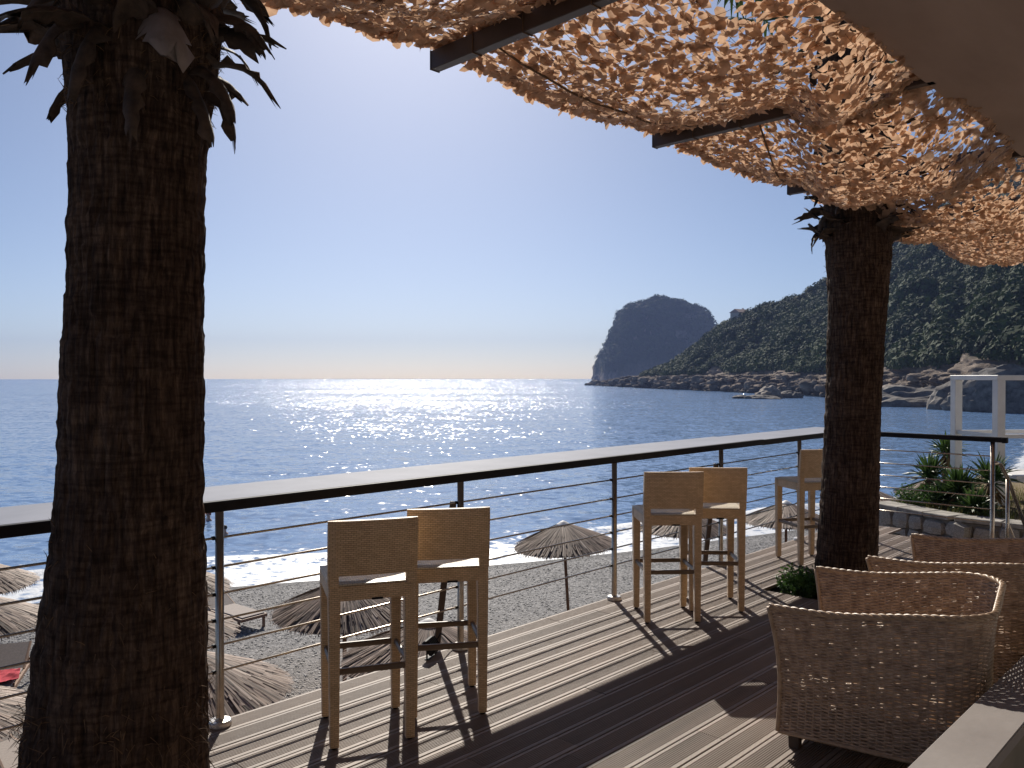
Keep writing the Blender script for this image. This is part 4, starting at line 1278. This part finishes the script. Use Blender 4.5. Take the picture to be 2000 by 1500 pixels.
# ================================================================== PERGOLA AND NET
ZBEAM = 3.25
BT = [-3.1, -1.2, 0.70, 2.58, 4.50, 6.4, 8.3]
NET_S0, NET_S1, NET_T0, NET_T1 = 0.885, 2.60, -3.4, 9.15
blab = {-3.1: None, -1.2: None, 0.70: "longest visible dark brown steel beam under the net, at top centre", 2.58: "dark brown steel beam under the net, second from the camera",
        4.50: "dark brown steel beam end showing just left of the far palm head", 6.4: "dark brown steel beam behind the far palm head", 8.3: "dark brown steel beam at the far end of the net"}
for t in BT:
    if blab[t] is None: continue
    root = empty("pergola_beam", P(t, 0.845, ZBEAM), TA)
    MB().box((0, -0.85, 0.045), (0.055, 1.70, 0.09), 0.003).build("beam", M["beam"], root)
    MB().box((0, 0.002, 0.045), (0.060, 0.006, 0.095), 0.001).build("end_plate", M["beam"], root)
    for y in (-0.30, -0.62, -1.0):
        tie = MB()
        for a, b in (((-.030, -.002), (.030, -.002)), ((.030, -.002), (.030, .094)), ((.030, .094), (-.030, .094)), ((-.030, .094), (-.030, -.002))):
            tie.tube([(a[0], y, a[1]), (b[0], y, b[1])], 0.0028, 5)
        tie.build("cable_tie", M["cord"], root)
    tag(root, blab[t], "beam", "beams carrying the net")

def net_z(t, s):
    t = np.asarray(t, float); s = np.asarray(s, float)
    bt = np.array(BT)
    i = np.clip(np.searchsorted(bt, t) - 1, 0, len(bt) - 2)
    u = np.clip((t - bt[i]) / (bt[i + 1] - bt[i]), 0, 1)
    inner = np.clip((s - NET_S0) / 0.55, 0, 1); outer = np.clip((NET_S1 - s) / 0.35, 0, 1)
    deep = np.array([.2, .2, .22, .27, .28, .28, .1])[i]
    sag = deep * 4 * u * (1 - u) * (0.30 + 0.70 * inner) * (0.25 + 0.75 * outer)
    tail = np.clip((t - 8.3) / 0.8, 0, 1) * 0.10
    # beyond a stretch on top of the beams the cloth hangs underneath them
    sh = np.interp(t, [1.2, 2.58, 4.5, 6.4], [2.6, 1.62, 1.12, 1.05])
    q = np.clip((s - sh) / 0.3, 0, 1); under = q * q * (3 - 2 * q) * outer
    z = ZBEAM + 0.105 - sag - tail - 0.155 * under
    # gathers and folds in the cloth
    z = z + 0.045 * (fbm(t * 1.7, s * 2.1, 0, 91, 3) - .5) + 0.05 * (fbm(t * 5 + s * 2, s * 4, 0, 93, 2) - .5)
    return z
def make_net():
    root = empty("camouflage_net", P(2.6, 1.7, ZBEAM))
    tag(root, "tan camouflage net of leaf shaped cloth flaps stretched over the terrace", "net")
    off = P(2.6, 1.7, ZBEAM)
    g = np.random.default_rng(77)
    sp = 0.0325
    ts = np.arange(NET_T0, NET_T1, sp); ss = np.arange(NET_S0, NET_S1, sp)
    T, S = np.meshgrid(ts, ss, indexing='ij')
    T = (T + g.uniform(-.55, .55, T.shape) * sp).ravel(); S = (S + g.uniform(-.55, .55, S.shape) * sp).ravel()
    # a hem of denser hanging flaps along the outer edge
    he = np.arange(NET_T0, NET_T1, 0.017)
    T = np.concatenate([T, he + g.normal(0, .012, len(he))]); S = np.concatenate([S, NET_S0 + g.uniform(-.035, .03, len(he))])
    # where the net lies doubled over the beams
    for b in BT:
        ne = 300
        T = np.concatenate([T, b + g.normal(0, .055, ne)]); S = np.concatenate([S, g.uniform(NET_S0, NET_S1, ne)])
    # fewer flaps where the cloth is worn open
    thin = fbm(T * 2.3, S * 2.6, 0, 101, 3)
    keep = g.random(len(T)) < np.clip(1.25 - 0.9 * np.clip(thin - .5, 0, 1) * 2.6, 0.55, 1)
    T, S = T[keep], S[keep]; n = len(T)
    Z = net_z(T, S)
    Z = Z + g.normal(0, 0.010, n)
    e = 0.03
    gt = (net_z(T + e, S) - net_z(T - e, S)) / (2 * e); gs = (net_z(T, S + e) - net_z(T, S - e)) / (2 * e)
    TVn, SVn = np.array(TV), np.array(SV); up = np.array([0, 0, 1.0])
    nrm = up[None] - gt[:, None] * TVn - gs[:, None] * SVn
    hem = np.exp(-np.clip(S - NET_S0, 0, None) / 0.05)
    nrm = nrm + g.normal(0, 0.33, (n, 3)) + hem[:, None] * (-SVn)[None] * 0.8
    nrm /= np.linalg.norm(nrm, axis=1, keepdims=True)
    u = np.cross(nrm, g.normal(0, 1, (n, 3))); u /= np.linalg.norm(u, axis=1, keepdims=True)
    v = np.cross(nrm, u)
    L = g.uniform(0.024, 0.046, n); Wd = L * g.uniform(0.42, 0.80, n); curl = g.normal(0, 0.26, n); curl2 = g.normal(0, .22, n)
    cen = np.array(R0)[None] + T[:, None] * TVn + S[:, None] * SVn + Z[:, None] * up
    # leaf outline: rounded ovate flap, 3 x 5 points
    rows = [(-1.0, 0.34), (-0.35, 1.0), (0.45, 0.84), (1.0, 0.12)]
    local = []
    for a, w in rows:
        for b in (-1, 0, 1): local.append((a, b * w))
    local = np.array(local)
    def flap(i):
        a = local[None, :, 0] * L[i][:, None]; b = local[None, :, 1] * Wd[i][:, None]
        h = curl[i][:, None] * (a * a) / L[i][:, None] + curl2[i][:, None] * np.abs(b) * 1.1
        return cen[i][:, None, :] + a[..., None] * u[i][:, None, :] + b[..., None] * v[i][:, None, :] + h[..., None] * nrm[i][:, None, :]
    fl = []
    for r_ in range(3):
        for c in range(2):
            k = r_ * 3 + c; fl.append((k, k + 1, k + 4, k + 3))
    fl = np.array(fl)
    # the flaps that show largest are pieces of their own
    dist = np.linalg.norm(cen - np.array([0, 0, CAM_H]), axis=1)
    rel = cen - np.array([0, 0, CAM_H])
    inview = (np.abs(rel[:, 0] / rel[:, 1]) < 0.62) & (rel[:, 2] / rel[:, 1] < 0.455) & (rel[:, 1] > 0)
    order = np.argsort(np.where(inview, dist, 99))
    big, rest = order[:300], order[300:]
    V = flap(rest) - np.array(off)
    F = (fl[None] + (np.arange(len(rest)) * 12)[:, None, None]).reshape(-1, 4)
    o = link("flaps", np_mesh("flaps", V.reshape(-1, 3), F, True), M["net"], root); tag(o, kind="stuff")
    Vb = flap(big)
    for q in range(len(big)):
        c = cen[big[q]]
        me = np_mesh("net_flap", Vb[q] - c, fl, True)
        o = link("net_flap", me, M["net"], root); o.location = Vector(c) - off
    # carrier strings
    cd = MB()
    def line(t0, s0, t1, s1, n_):
        pts = []
        for k in range(n_ + 1):
            w = k / n_; t, s = t0 + (t1 - t0) * w, s0 + (s1 - s0) * w
            p = P(t, s, float(net_z(t, s)) - 0.004) - off
            pts.append(p)
        cd.tube(pts, 0.0011, 3, False)
    for s in np.arange(NET_S0, NET_S1, 0.105): line(NET_T0, s, NET_T1, s + 0.05, 110)
    for t in np.arange(NET_T0, NET_T1, 0.105): line(t, NET_S0, t + 0.06, NET_S1, 14)
    cd.build("strings", M["cord"], root)
    # one thick rope lacing slack across a bay
    rp = MB()
    for a, b, s0, s1 in ((2.62, 4.42, 1.55, 1.0), (0.8, 2.5, 1.15, 1.35)):
        rp.tube([P(a + (b - a) * k / 20, s0 + (s1 - s0) * k / 20, float(net_z(a + (b - a) * k / 20, s0 + (s1 - s0) * k / 20)) - 0.02) - off for k in range(21)], 0.006, 6)
    rp.build("rope", M["cord"], root)
make_net()

# ================================================================== BEACH THINGS
def make_umbrella():
    root = empty("beach_umbrella")
    rnd = random.Random(12)
    RAD, ZA, ZR = 1.14, 2.35, 1.845
    cn = MB(); n = 40; k0 = 0
    prof = [(0.02, ZA - .012), (0.35, ZA - 0.155), (0.7, ZA - 0.31), (RAD - .03, ZR)]
    for r, z in prof:
        for j in range(n):
            a = 2 * math.pi * j / n; cn.v.append((r * math.cos(a), r * math.sin(a), z))
    for i in range(3):
        for j in range(n): cn.f.append([i * n + j, i * n + (j + 1) % n, (i + 1) * n + (j + 1) % n, (i + 1) * n + j])
    # reeds laid over the cone
    def zr(r): return ZA - 0.415 * r - 0.025 * r * r
    for i in range(1500):
        a = rnd.uniform(0, 6.283); da = rnd.gauss(0, .035)
        r0 = rnd.choice([0.05, 0.05, 0.28, 0.5]) * rnd.uniform(.6, 1.3); r1 = min(RAD + rnd.gauss(0.0, .03), r0 + rnd.uniform(.45, .95))
        if r0 > .35: r1 = RAD + rnd.gauss(0, .03)
        w = rnd.uniform(.005, .011); lift = rnd.uniform(.004, .04)
        k = len(cn.v)
        for u in (0, .5, 1):
            r = r0 + (r1 - r0) * u; an = a + da * u
            c, s = math.cos(an), math.sin(an)
            for sg in (-1, 1):
                cn.v.append((r * c - sg * w * s, r * s + sg * w * c, zr(r) + lift * (0.6 + .4 * u) + (0 if sg > 0 else -.003)))
        cn.f += [[k, k + 2, k + 3, k + 1], [k + 2, k + 4, k + 5, k + 3]]
    for i in range(260):       # ragged hanging fringe
        a = rnd.uniform(0, 6.283); r = RAD + rnd.gauss(-.01, .015); w = .009
        c, s = math.cos(a), math.sin(a); k = len(cn.v); d = rnd.uniform(.03, .075)
        z = zr(r) + .012
        cn.v += [(r * c - w * s, r * s + w * c, z), (r * c + w * s, r * s - w * c, z), ((r + .02) * c, (r + .02) * s, z - d)]
        cn.f.append([k, k + 1, k + 2])
    th_o = cn.build("thatch", M["thatch"], root)
    tone = np.full(len(cn.v), 0.25, dtype=np.float32)
    g = np.random.default_rng(4)
    n0 = 4 * n; tone[n0:n0 + 1500 * 6] = np.repeat(np.clip(g.normal(.55, .26, 1500), 0, 1), 6)
    tone[n0 + 1500 * 6:] = np.repeat(g.uniform(.1, .6, 260), 3)
    at = th_o.data.attributes.new("tone", 'FLOAT', 'POINT'); at.data.foreach_set("value", tone)
    cp = MB().lathe((0, 0, 0), [(0.155, ZA - 0.035), (0.13, ZA - 0.018), (0.07, ZA + 0.022), (0.02, ZA + 0.045)], 20).build("cap", M["cap"], root, True)
    MB().tube([(0, 0, -0.5), (0, 0, ZA - .02)], 0.035, 10).build("pole", M["pole_wood"], root, True)
    for j in range(8):
        a = 2 * math.pi * j / 8
        MB().tube([(0.03 * math.cos(a), 0.03 * math.sin(a), ZA - .06), (1.05 * math.cos(a), 1.05 * math.sin(a), ZR + .015)], 0.012, 5).build("rib", M["pole_wood"], root)
    return root
um0 = make_umbrella()
UMB = [(1112, 18.1, "straw beach umbrella with its whole leaning pole in view between two posts", 0.05),
       (1337, 19.9, "straw beach umbrella seen through the middle pair of bar stools", 0.0),
       (1536, 21.0, "straw beach umbrella with pale tip just left of the far palm trunk", 0.0),
       (1701, 23.5, "straw beach umbrella peeping out right of the far palm trunk", 0.02),
       (1822, 26.0, "farthest straw beach umbrella, partly behind the yucca plants", 0.0),
       (-71, 14.5, "straw beach umbrella cut by the left picture edge next to the foam", 0.0),
       (-76, 12.2, "straw beach umbrella cut by the left picture edge, just below the one by the foam", 0.0),
       (316, 14.2, "straw beach umbrella behind the left palm, its rim touching the sunbed", 0.0),
       (298, 11.7, "straw beach umbrella behind the left palm, only a rim end left of the post", 0.0),
       (371, 9.55, "nearest straw beach umbrella, beside the foot of the left railing post", 0.0),
       (672, 13.0, "straw beach umbrella seen under the seat of the nearest stool", 0.02),
       (826, 10.75, "straw beach umbrella with pale tip behind the two left stools' rungs", 0.03),
       (-175, 8.6, "straw beach umbrella in the bottom left corner behind the palm base", 0.0)]
for i, (px, D, lab, tilt) in enumerate(UMB):
    o = um0 if i == 0 else copy_tree(um0)
    x = (px - 1000) / 1600 * D
    z = float(beach_z(np.array([x]), np.array([D]))[0])
    o.location = (x, D, CAM_H - 3.2 - 2.35 if abs(CAM_H - 5.55 - z) < 0.35 else z)
    o.rotation_euler = (tilt * 0.5, -tilt * 1.2, i * 0.77)
    tag(o, lab, "beach umbrella", "straw umbrellas on the beach")

def make_lounger():
    root = empty("sunbed")
    for sx in (-1, 1):
        MB().box((sx * .33, 0, .30), (.04, 1.95, .07), .004).build("side_rail", M["lounger_wood"], root)
        for y in (-.85, .85): MB().box((sx * .33, y, .14), (.05, .06, .28), .004).build("leg", M["lounger_wood"], root)
    for y in (-.96, .96): MB().box((0, y, .30), (.62, .035, .065), .004).build("end_rail", M["lounger_wood"], root)
    for k in range(8): MB().box((0, -.84 + .14 * k, .318), (.62, .07, .018), .002).build("slat", M["lounger_wood"], root)
    mt = MB().box((0, -.32, .345), (.60, 1.22, .03), .01).build("sling", M["lounger_mat"], root)
    b = MB(); Mx = Matrix.Translation((0, .30, .34)) @ Matrix.Rotation(R(28), 4, 'X')
    b.box((0, .32, .0), (.60, .66, .03), .008, Mx)
    b.build("backrest", M["lounger_mat"], root)
    for sx in (-1, 1):
        q = MB(); q.box((sx * .315, .32, -.005), (.035, .68, .045), .004, Mx); q.build("backrest_rail", M["lounger_wood"], root)
    MB().bar((-.30, .62, .30), (-.30, .78, .52), .03, .03).bar((.30, .62, .30), (.30, .78, .52), .03, .03).build("prop", M["lounger_wood"], root)
    return root
lo0 = make_lounger()
for i, (px, D, a, lab) in enumerate([(448, 19.3, 52, "grey wooden sunbed on the pebbles near the foam, right of the left palm"),
                                     (-4, 14.2, 20, "wooden sunbed with a red towel at the left picture edge"),
                                     (2, 11.2, 62, "dark wooden sunbed in the bottom left corner beside the palm base"),
                                     (-30, 10.0, 50, "wooden sunbed lowest in the bottom left corner")]):
    o = lo0 if i == 0 else copy_tree(lo0)
    x = (px - 1000) / 1600 * D
    o.location = (x, D, float(beach_z(np.array([x]), np.array([D]))[0]) + 0.0); o.rotation_euler = (0, 0, R(a))
    tag(o, lab, "sunbed", "sunbeds on the beach")
    if i == 1:
        n = 22
        X, Y = np.meshgrid(np.linspace(-.33, .33, n), np.linspace(-.3, .3, n), indexing='ij')
        Z = 0.13 * fbm(X * 5, Y * 5, 0, 5, 3) + 0.02
        tw = link("towel", np_mesh("towel", np.concatenate([np.stack([X, Y, Z], -1).reshape(-1, 3), np.stack([X * .97, Y * .97, Z - .02], -1).reshape(-1, 3)]), np.concatenate([grid_faces(n, n), grid_faces(n, n)[:, ::-1] + n * n]), True), M["red_fabric"])
        tw.location = Vector(o.location) + Vector((0.12, -0.25, 0.355)); tw.rotation_euler = (0, 0, .5)
        tag(tw, "crumpled red towel on the sunbed at the left picture edge", "towel")

# ------------------------------------------------------------------ swimmers
def make_swimmer(x, y, label, cap, rz):
    root = empty("person", (x, y, SEA_Z), rz)
    bm = bmesh.new()
    rings = [(-.35, .17, .11, 0), (-.15, .19, .12, 0), (-.02, .20, .11, 0), (.05, .16, .09, 0), (.085, .075, .07, 0), (.13, .055, .06, .005), (.17, .060, .075, .012), (.21, .070, .090, .015), (.255, .076, .098, .012), (.30, .074, .095, .006), (.335, .055, .072, 0), (.352, .02, .03, 0)]
    n = 14; vs_ = []
    for z, a, b, oy in rings:
        vs_.append([bm.verts.new((a * math.cos(2 * math.pi * j / n), b * math.sin(2 * math.pi * j / n) + oy, z)) for j in range(n)])
    for i in range(len(vs_) - 1):
        for j in range(n): bm.faces.new([vs_[i][j], vs_[i][(j + 1) % n], vs_[i + 1][(j + 1) % n], vs_[i + 1][j]])
    bm.faces.new(vs_[0][::-1]); bm.faces.new(vs_[-1])
    def blob(c, r, s):
        m_ = Matrix.Translation(c) @ Matrix.Diagonal((*s, 1))
        bmesh.ops.create_icosphere(bm, subdivisions=2, radius=r, matrix=m_)
    blob((0, .112, .225), .014, (1, 1.2, 1.5)); blob((-.075, .012, .23), .018, (.5, 1, 1.5)); blob((.075, .012, .23), .018, (.5, 1, 1.5))
    me = bpy.data.meshes.new("body"); bm.to_mesh(me); bm.free()
    me.polygons.foreach_set("use_smooth", [True] * len(me.polygons))
    link("body", me, M["skin"], root)
    hr = MB().lathe((0, -.006, 0), [(.080, .225), (.085, .26), (.083, .30), (.065, .345), (.03, .366)], 14).build("hair" if not cap else "cap", M["hat"] if cap else M["hair"], root, True)
    hr.scale = (.98, 1.22, 1)
    if cap: MB().box((0, .13, .285), (.13, .09, .012), .004).build("cap_peak", M["hat"], hr)
    for sx in (-1, 1):
        MB().box((sx * .028, .098, .25), (.022, .008, .009), .002).build("eye", M["hair"], root)
    tag(root, label, "person", "swimmers in the sea")
make_swimmer((407 - 1000) / 1600 * 35.5, 35.5, "person in a dark red cap swimming, head above water left of the post", True, 2.4)
make_swimmer((438 - 1000) / 1600 * 32.3, 32.3, "person with dark wet hair in the water just behind the left post", False, 1.2)

# ================================================================== PLANTED TERRACE BESIDE THE STEPS
WALL = [Vector((5.28, 11.75, 0)), Vector((5.75, 10.55, 0)), Vector((6.75, 9.55, 0)), Vector((8.6, 8.9, 0))]
WZ = -0.06
def make_terrace_bed():
    root = empty("stone_wall", WALL[0])
    tag(root, "rough limestone retaining wall of the planted bed beyond the deck", "wall")
    core = MB()
    for a, b in zip(WALL[:-1], WALL[1:]):
        core.bar(a + Vector((0, 0, -0.78)) - WALL[0], b + Vector((0, 0, -0.78)) - WALL[0], 0.26, 1.36)
    core.build("wall_core", M["mortar"], root)
    rnd = random.Random(8)
    var = []
    for q in range(6):
        bm = bmesh.new(); bmesh.ops.create_cube(bm, size=2.0)
        bmesh.ops.subdivide_edges(bm, edges=list(bm.edges), cuts=1, use_grid_fill=True)
        for v in bm.verts:
            p = v.co.normalized() * 1.25
            v.co = v.co.lerp(p, 0.55) * (1 + rnd.uniform(-.14, .14))
        me = bpy.data.meshes.new("stone"); bm.to_mesh(me); bm.free()
        me.materials.append(M["stone"]); var.append(me)
    for a, b in zip(WALL[:-1], WALL[1:]):
        d = (b - a); L = d.length; d.normalize(); nrm = Vector((d.y, -d.x, 0))
        if nrm.dot(-a) < 0: nrm = -nrm
        for c in range(6):
            z = WZ - 0.14 - 0.20 * c; x = rnd.uniform(0, .12)
            while x < L:
                w = rnd.uniform(.16, .34); h = rnd.uniform(.17, .23)
                o = bpy.data.objects.new("stone", rnd.choice(var)); col.objects.link(o); o.parent = root
                o.location = a + d * (x + w / 2) + nrm * 0.12 + Vector((0, 0, z + rnd.uniform(-.02, .02))) - WALL[0]
                o.scale = (w * .46, .085, h * .48)
                o.rotation_euler = (0, rnd.uniform(-.15, .15), math.atan2(d.y, d.x))
                x += w + 0.012
        x = 0
        while x < L:
            w = min(rnd.uniform(.35, .6), L - x)
            cp = MB().box((0, 0, 0), (max(w - .012, .05), .34, .06), .008).build("coping_stone", M["stone"], root)
            cp.location = a + d * (x + w / 2) + Vector((0, 0, WZ)) - WALL[0]
            cp.rotation_euler = (rnd.uniform(-.02, .02), rnd.uniform(-.02, .02), math.atan2(d.y, d.x))
            x += w
    # soil of the bed
    n = 40
    q0 = [WALL[0], WALL[1], WALL[2], WALL[3]]
    U, Vv = np.meshgrid(np.linspace(0, 3, n), np.linspace(0, 1, n), indexing='ij')
    fx = np.interp(U, range(4), [p.x for p in q0]); fy = np.interp(U, range(4), [p.y for p in q0])
    bx = np.interp(U, range(4), [8.6, 10.5, 12.0, 13.5]); by = np.interp(U, range(4), [15.2, 14.8, 13.6, 11.5])
    X = fx + (bx - fx) * Vv + 0.08; Y = fy + (by - fy) * Vv
    Z = WZ + 0.0 + 0.14 * np.clip(Vv * 5, 0, 1) * fbm(X * 1.5, Y * 1.5, 0, 4, 4) - 0.02
    edge = (Vv > 0.985); Z = np.where(edge, -3.8, Z)
    edge2 = (U < 0.02) & (Vv > .02); Z = np.where(edge2, -3.9, Z)
    tag(link("planted_ground", np_mesh("planted_ground", np.stack([X, Y, Z], -1).reshape(-1, 3), grid_faces(n, n), True), M["dry_grass_soil"]), kind="structure")
    # dry grass
    g = np.random.default_rng(6); m = 5200
    u = g.uniform(0.03, 2.9, m); w = g.uniform(.02, .5, m)
    fx = np.interp(u, range(4), [p.x for p in q0]); fy = np.interp(u, range(4), [p.y for p in q0])
    bx = np.interp(u, range(4), [8.6, 10.5, 12.0, 13.5]); by = np.interp(u, range(4), [15.2, 14.8, 13.6, 11.5])
    x = fx + (bx - fx) * w + .08; y = fy + (by - fy) * w
    L = g.uniform(.05, .17, m) * (0.5 + fbm(x * 2, y * 2, 0, 9, 2)); a = g.uniform(0, 6.28, m); ln = g.uniform(.1, .8, m)
    z = np.full(m, WZ)
    b0 = np.stack([x - .006 * np.sin(a), y + .006 * np.cos(a), z], 1); b1 = np.stack([x + .006 * np.sin(a), y - .006 * np.cos(a), z], 1)
    tp = np.stack([x + np.cos(a) * L * ln, y + np.sin(a) * L * ln, z + L], 1)
    V = np.stack([b0, b1, tp], 1).reshape(-1, 3)
    tag(link("dry_grass", np_mesh("dry_grass", V, np.arange(len(V)).reshape(-1, 3)), M["grass"]), "dry yellowish grass growing over the planted bed behind the stone wall", "grass", kind="stuff")
make_terrace_bed()
def make_yucca(px, D, z_head, leaf, label, seed, zb=-0.08, nl=95):
    rnd = random.Random(seed); x = (px - 1000) / 1600 * D
    root = empty("yucca_plant", (x, D, zb)); h = z_head - zb
    MB().tube([(0, 0, -0.05), (rnd.uniform(-.03, .03), 0, h * .5), (0, 0, h)], [0.05, 0.042, 0.05], 8).build("trunk", M["boot"], root, True)
    def leaves(cnt, lo, hi, sc, zz, dry):
        mb = MB()
        for i in range(cnt):
            az = i * 2.39996 + rnd.uniform(-.2, .2); pit = lo + (hi - lo) * (i / cnt) + rnd.uniform(-.12, .12)
            o = Vector((math.cos(az), math.sin(az), 0)); tn = Vector((-o.y, o.x, 0)); up = Vector((0, 0, 1))
            d = o * math.cos(pit) + up * math.sin(pit); nn = tn.cross(d)
            L = leaf * sc * rnd.uniform(.75, 1.1); w = 0.017 * leaf / .34
            b = Vector((0, 0, zz + rnd.uniform(-.06, .06))) + o * .03
            k = len(mb.v)
            for u, ww in ((0, .6), (.35, 1.0), (.7, .75)):
                c = b + d * L * u - up * (0.10 * L * u * u)
                mb.v += [tuple(c - tn * w * ww + nn * .004), tuple(c - nn * .006), tuple(c + tn * w * ww + nn * .004)]
            mb.v.append(tuple(b + d * L - up * 0.13 * L))
            for r_ in (0, 3): mb.f += [[k + r_, k + r_ + 1, k + r_ + 4, k + r_ + 3], [k + r_ + 1, k + r_ + 2, k + r_ + 5, k + r_ + 4]]
            mb.f += [[k + 6, k + 7, k + 9], [k + 7, k + 8, k + 9]]
        return mb
    leaves(nl, -0.25, 1.45, 1.0, h, False).build("crown", M["yucca"], root)
    leaves(34, -1.35, -0.45, 0.8, h - .1, True).build("dry_skirt", M["yucca_dry"], root)
    tag(root, label, "yucca", "yuccas in the planted bed")
make_yucca(1850, 12.6, 0.62, 0.33, "tallest yucca on a bare stem, its head above the others", 1)
make_yucca(1816, 12.1, 0.30, 0.38, "leftmost yucca of the planted bed with upright sword leaves", 2)
make_yucca(1874, 11.4, 0.18, 0.42, "bushy yucca in the middle of the planted bed", 3, nl=130)
make_yucca(1936, 11.1, 0.36, 0.40, "yucca right behind the end post of the railing", 4)
make_yucca(1842, 11.5, 0.02, 0.36, "low yucca at the front of the bed just above the stone wall", 5, nl=120)
make_yucca(1905, 10.8, 0.02, 0.34, "low yucca between the bushy one and the end post", 6, nl=110)
shrub("shrub", "low yellow green bush on the left end of the stone wall", (5.75, 11.6, -0.08), 120, 0.34, 0.34, 0.05, M["shrub"], 21)

def make_cabana():
    # white timber frame standing on the bed
    a = Vector((6.83, 11.5, 0)); dx = Vector((-0.40, 0.62, 0)); dy = Vector((1.9, 0.5, 0))
    a0 = Vector(((1951 - 1000) / 1600 * 11.3, 11.3, 0)); b0 = Vector(((1868 - 1000) / 1600 * 12.2, 12.2, 0))
    d = (b0 - a0); e = Vector((-d.y, d.x, 0)).normalized()
    if e.x < 0: e = -e
    c0 = a0 + e * 2.0; d0 = b0 + e * 2.0
    root = empty("white_timber_frame", a0)
    tag(root, "white painted open timber frame standing behind the yuccas", "timber frame")
    rz = math.atan2(d.y, d.x)
    for p in (a0, b0, c0, d0):
        m_ = Matrix.Translation(p - a0) @ Matrix.Rotation(rz, 4, 'Z')
        MB().box((0, 0, 0.78), (0.115, 0.115, 1.86), .004, m_).build("post", M["white_paint"], root)
    for p, q in ((a0, b0), (c0, d0), (a0, c0), (b0, d0)):
        u = (q - p).normalized()
        MB().bar(p - a0 - u * .057 + Vector((0, 0, 1.745)), q - a0 + u * .057 + Vector((0, 0, 1.745)), .125, .07, .004).build("top_beam", M["white_paint"], root)
        MB().bar(p - a0 + u * .058 + Vector((0, 0, .935)), q - a0 - u * .058 + Vector((0, 0, .935)), .05, .055, .003).build("middle_rail", M["white_paint"], root)
    mid = (a0 + c0 + b0 + d0) / 4
    m_ = Matrix.Translation(mid - a0 + e * 0.12) @ Matrix.Rotation(rz, 4, 'Z')
    MB().box((0, 0, .33), (d.length - .13, 1.6, .10), .006, m_).build("platform", M["white_paint"], root)
make_cabana()

# ================================================================== AIR
hz_m = bpy.data.materials.new("sea_haze"); hz_m.use_nodes = True
hn = hz_m.node_tree; hn.nodes.remove(hn.nodes["Principled BSDF"])
pv = hn.nodes.new("ShaderNodeVolumePrincipled")
pv.inputs["Color"].default_value = (0.40, 0.53, 0.95, 1)
pv.inputs["Density"].default_value = 0.00021
pv.inputs["Anisotropy"].default_value = 0.0
hn.links.new(pv.outputs[0], hn.nodes["Material Output"].inputs["Volume"])
hz = MB().box((0, 0, 70), (6400, 6400, 160)).build("haze", hz_m)
tag(hz, "thin bluish sea haze over the bay", "haze", kind="stuff")
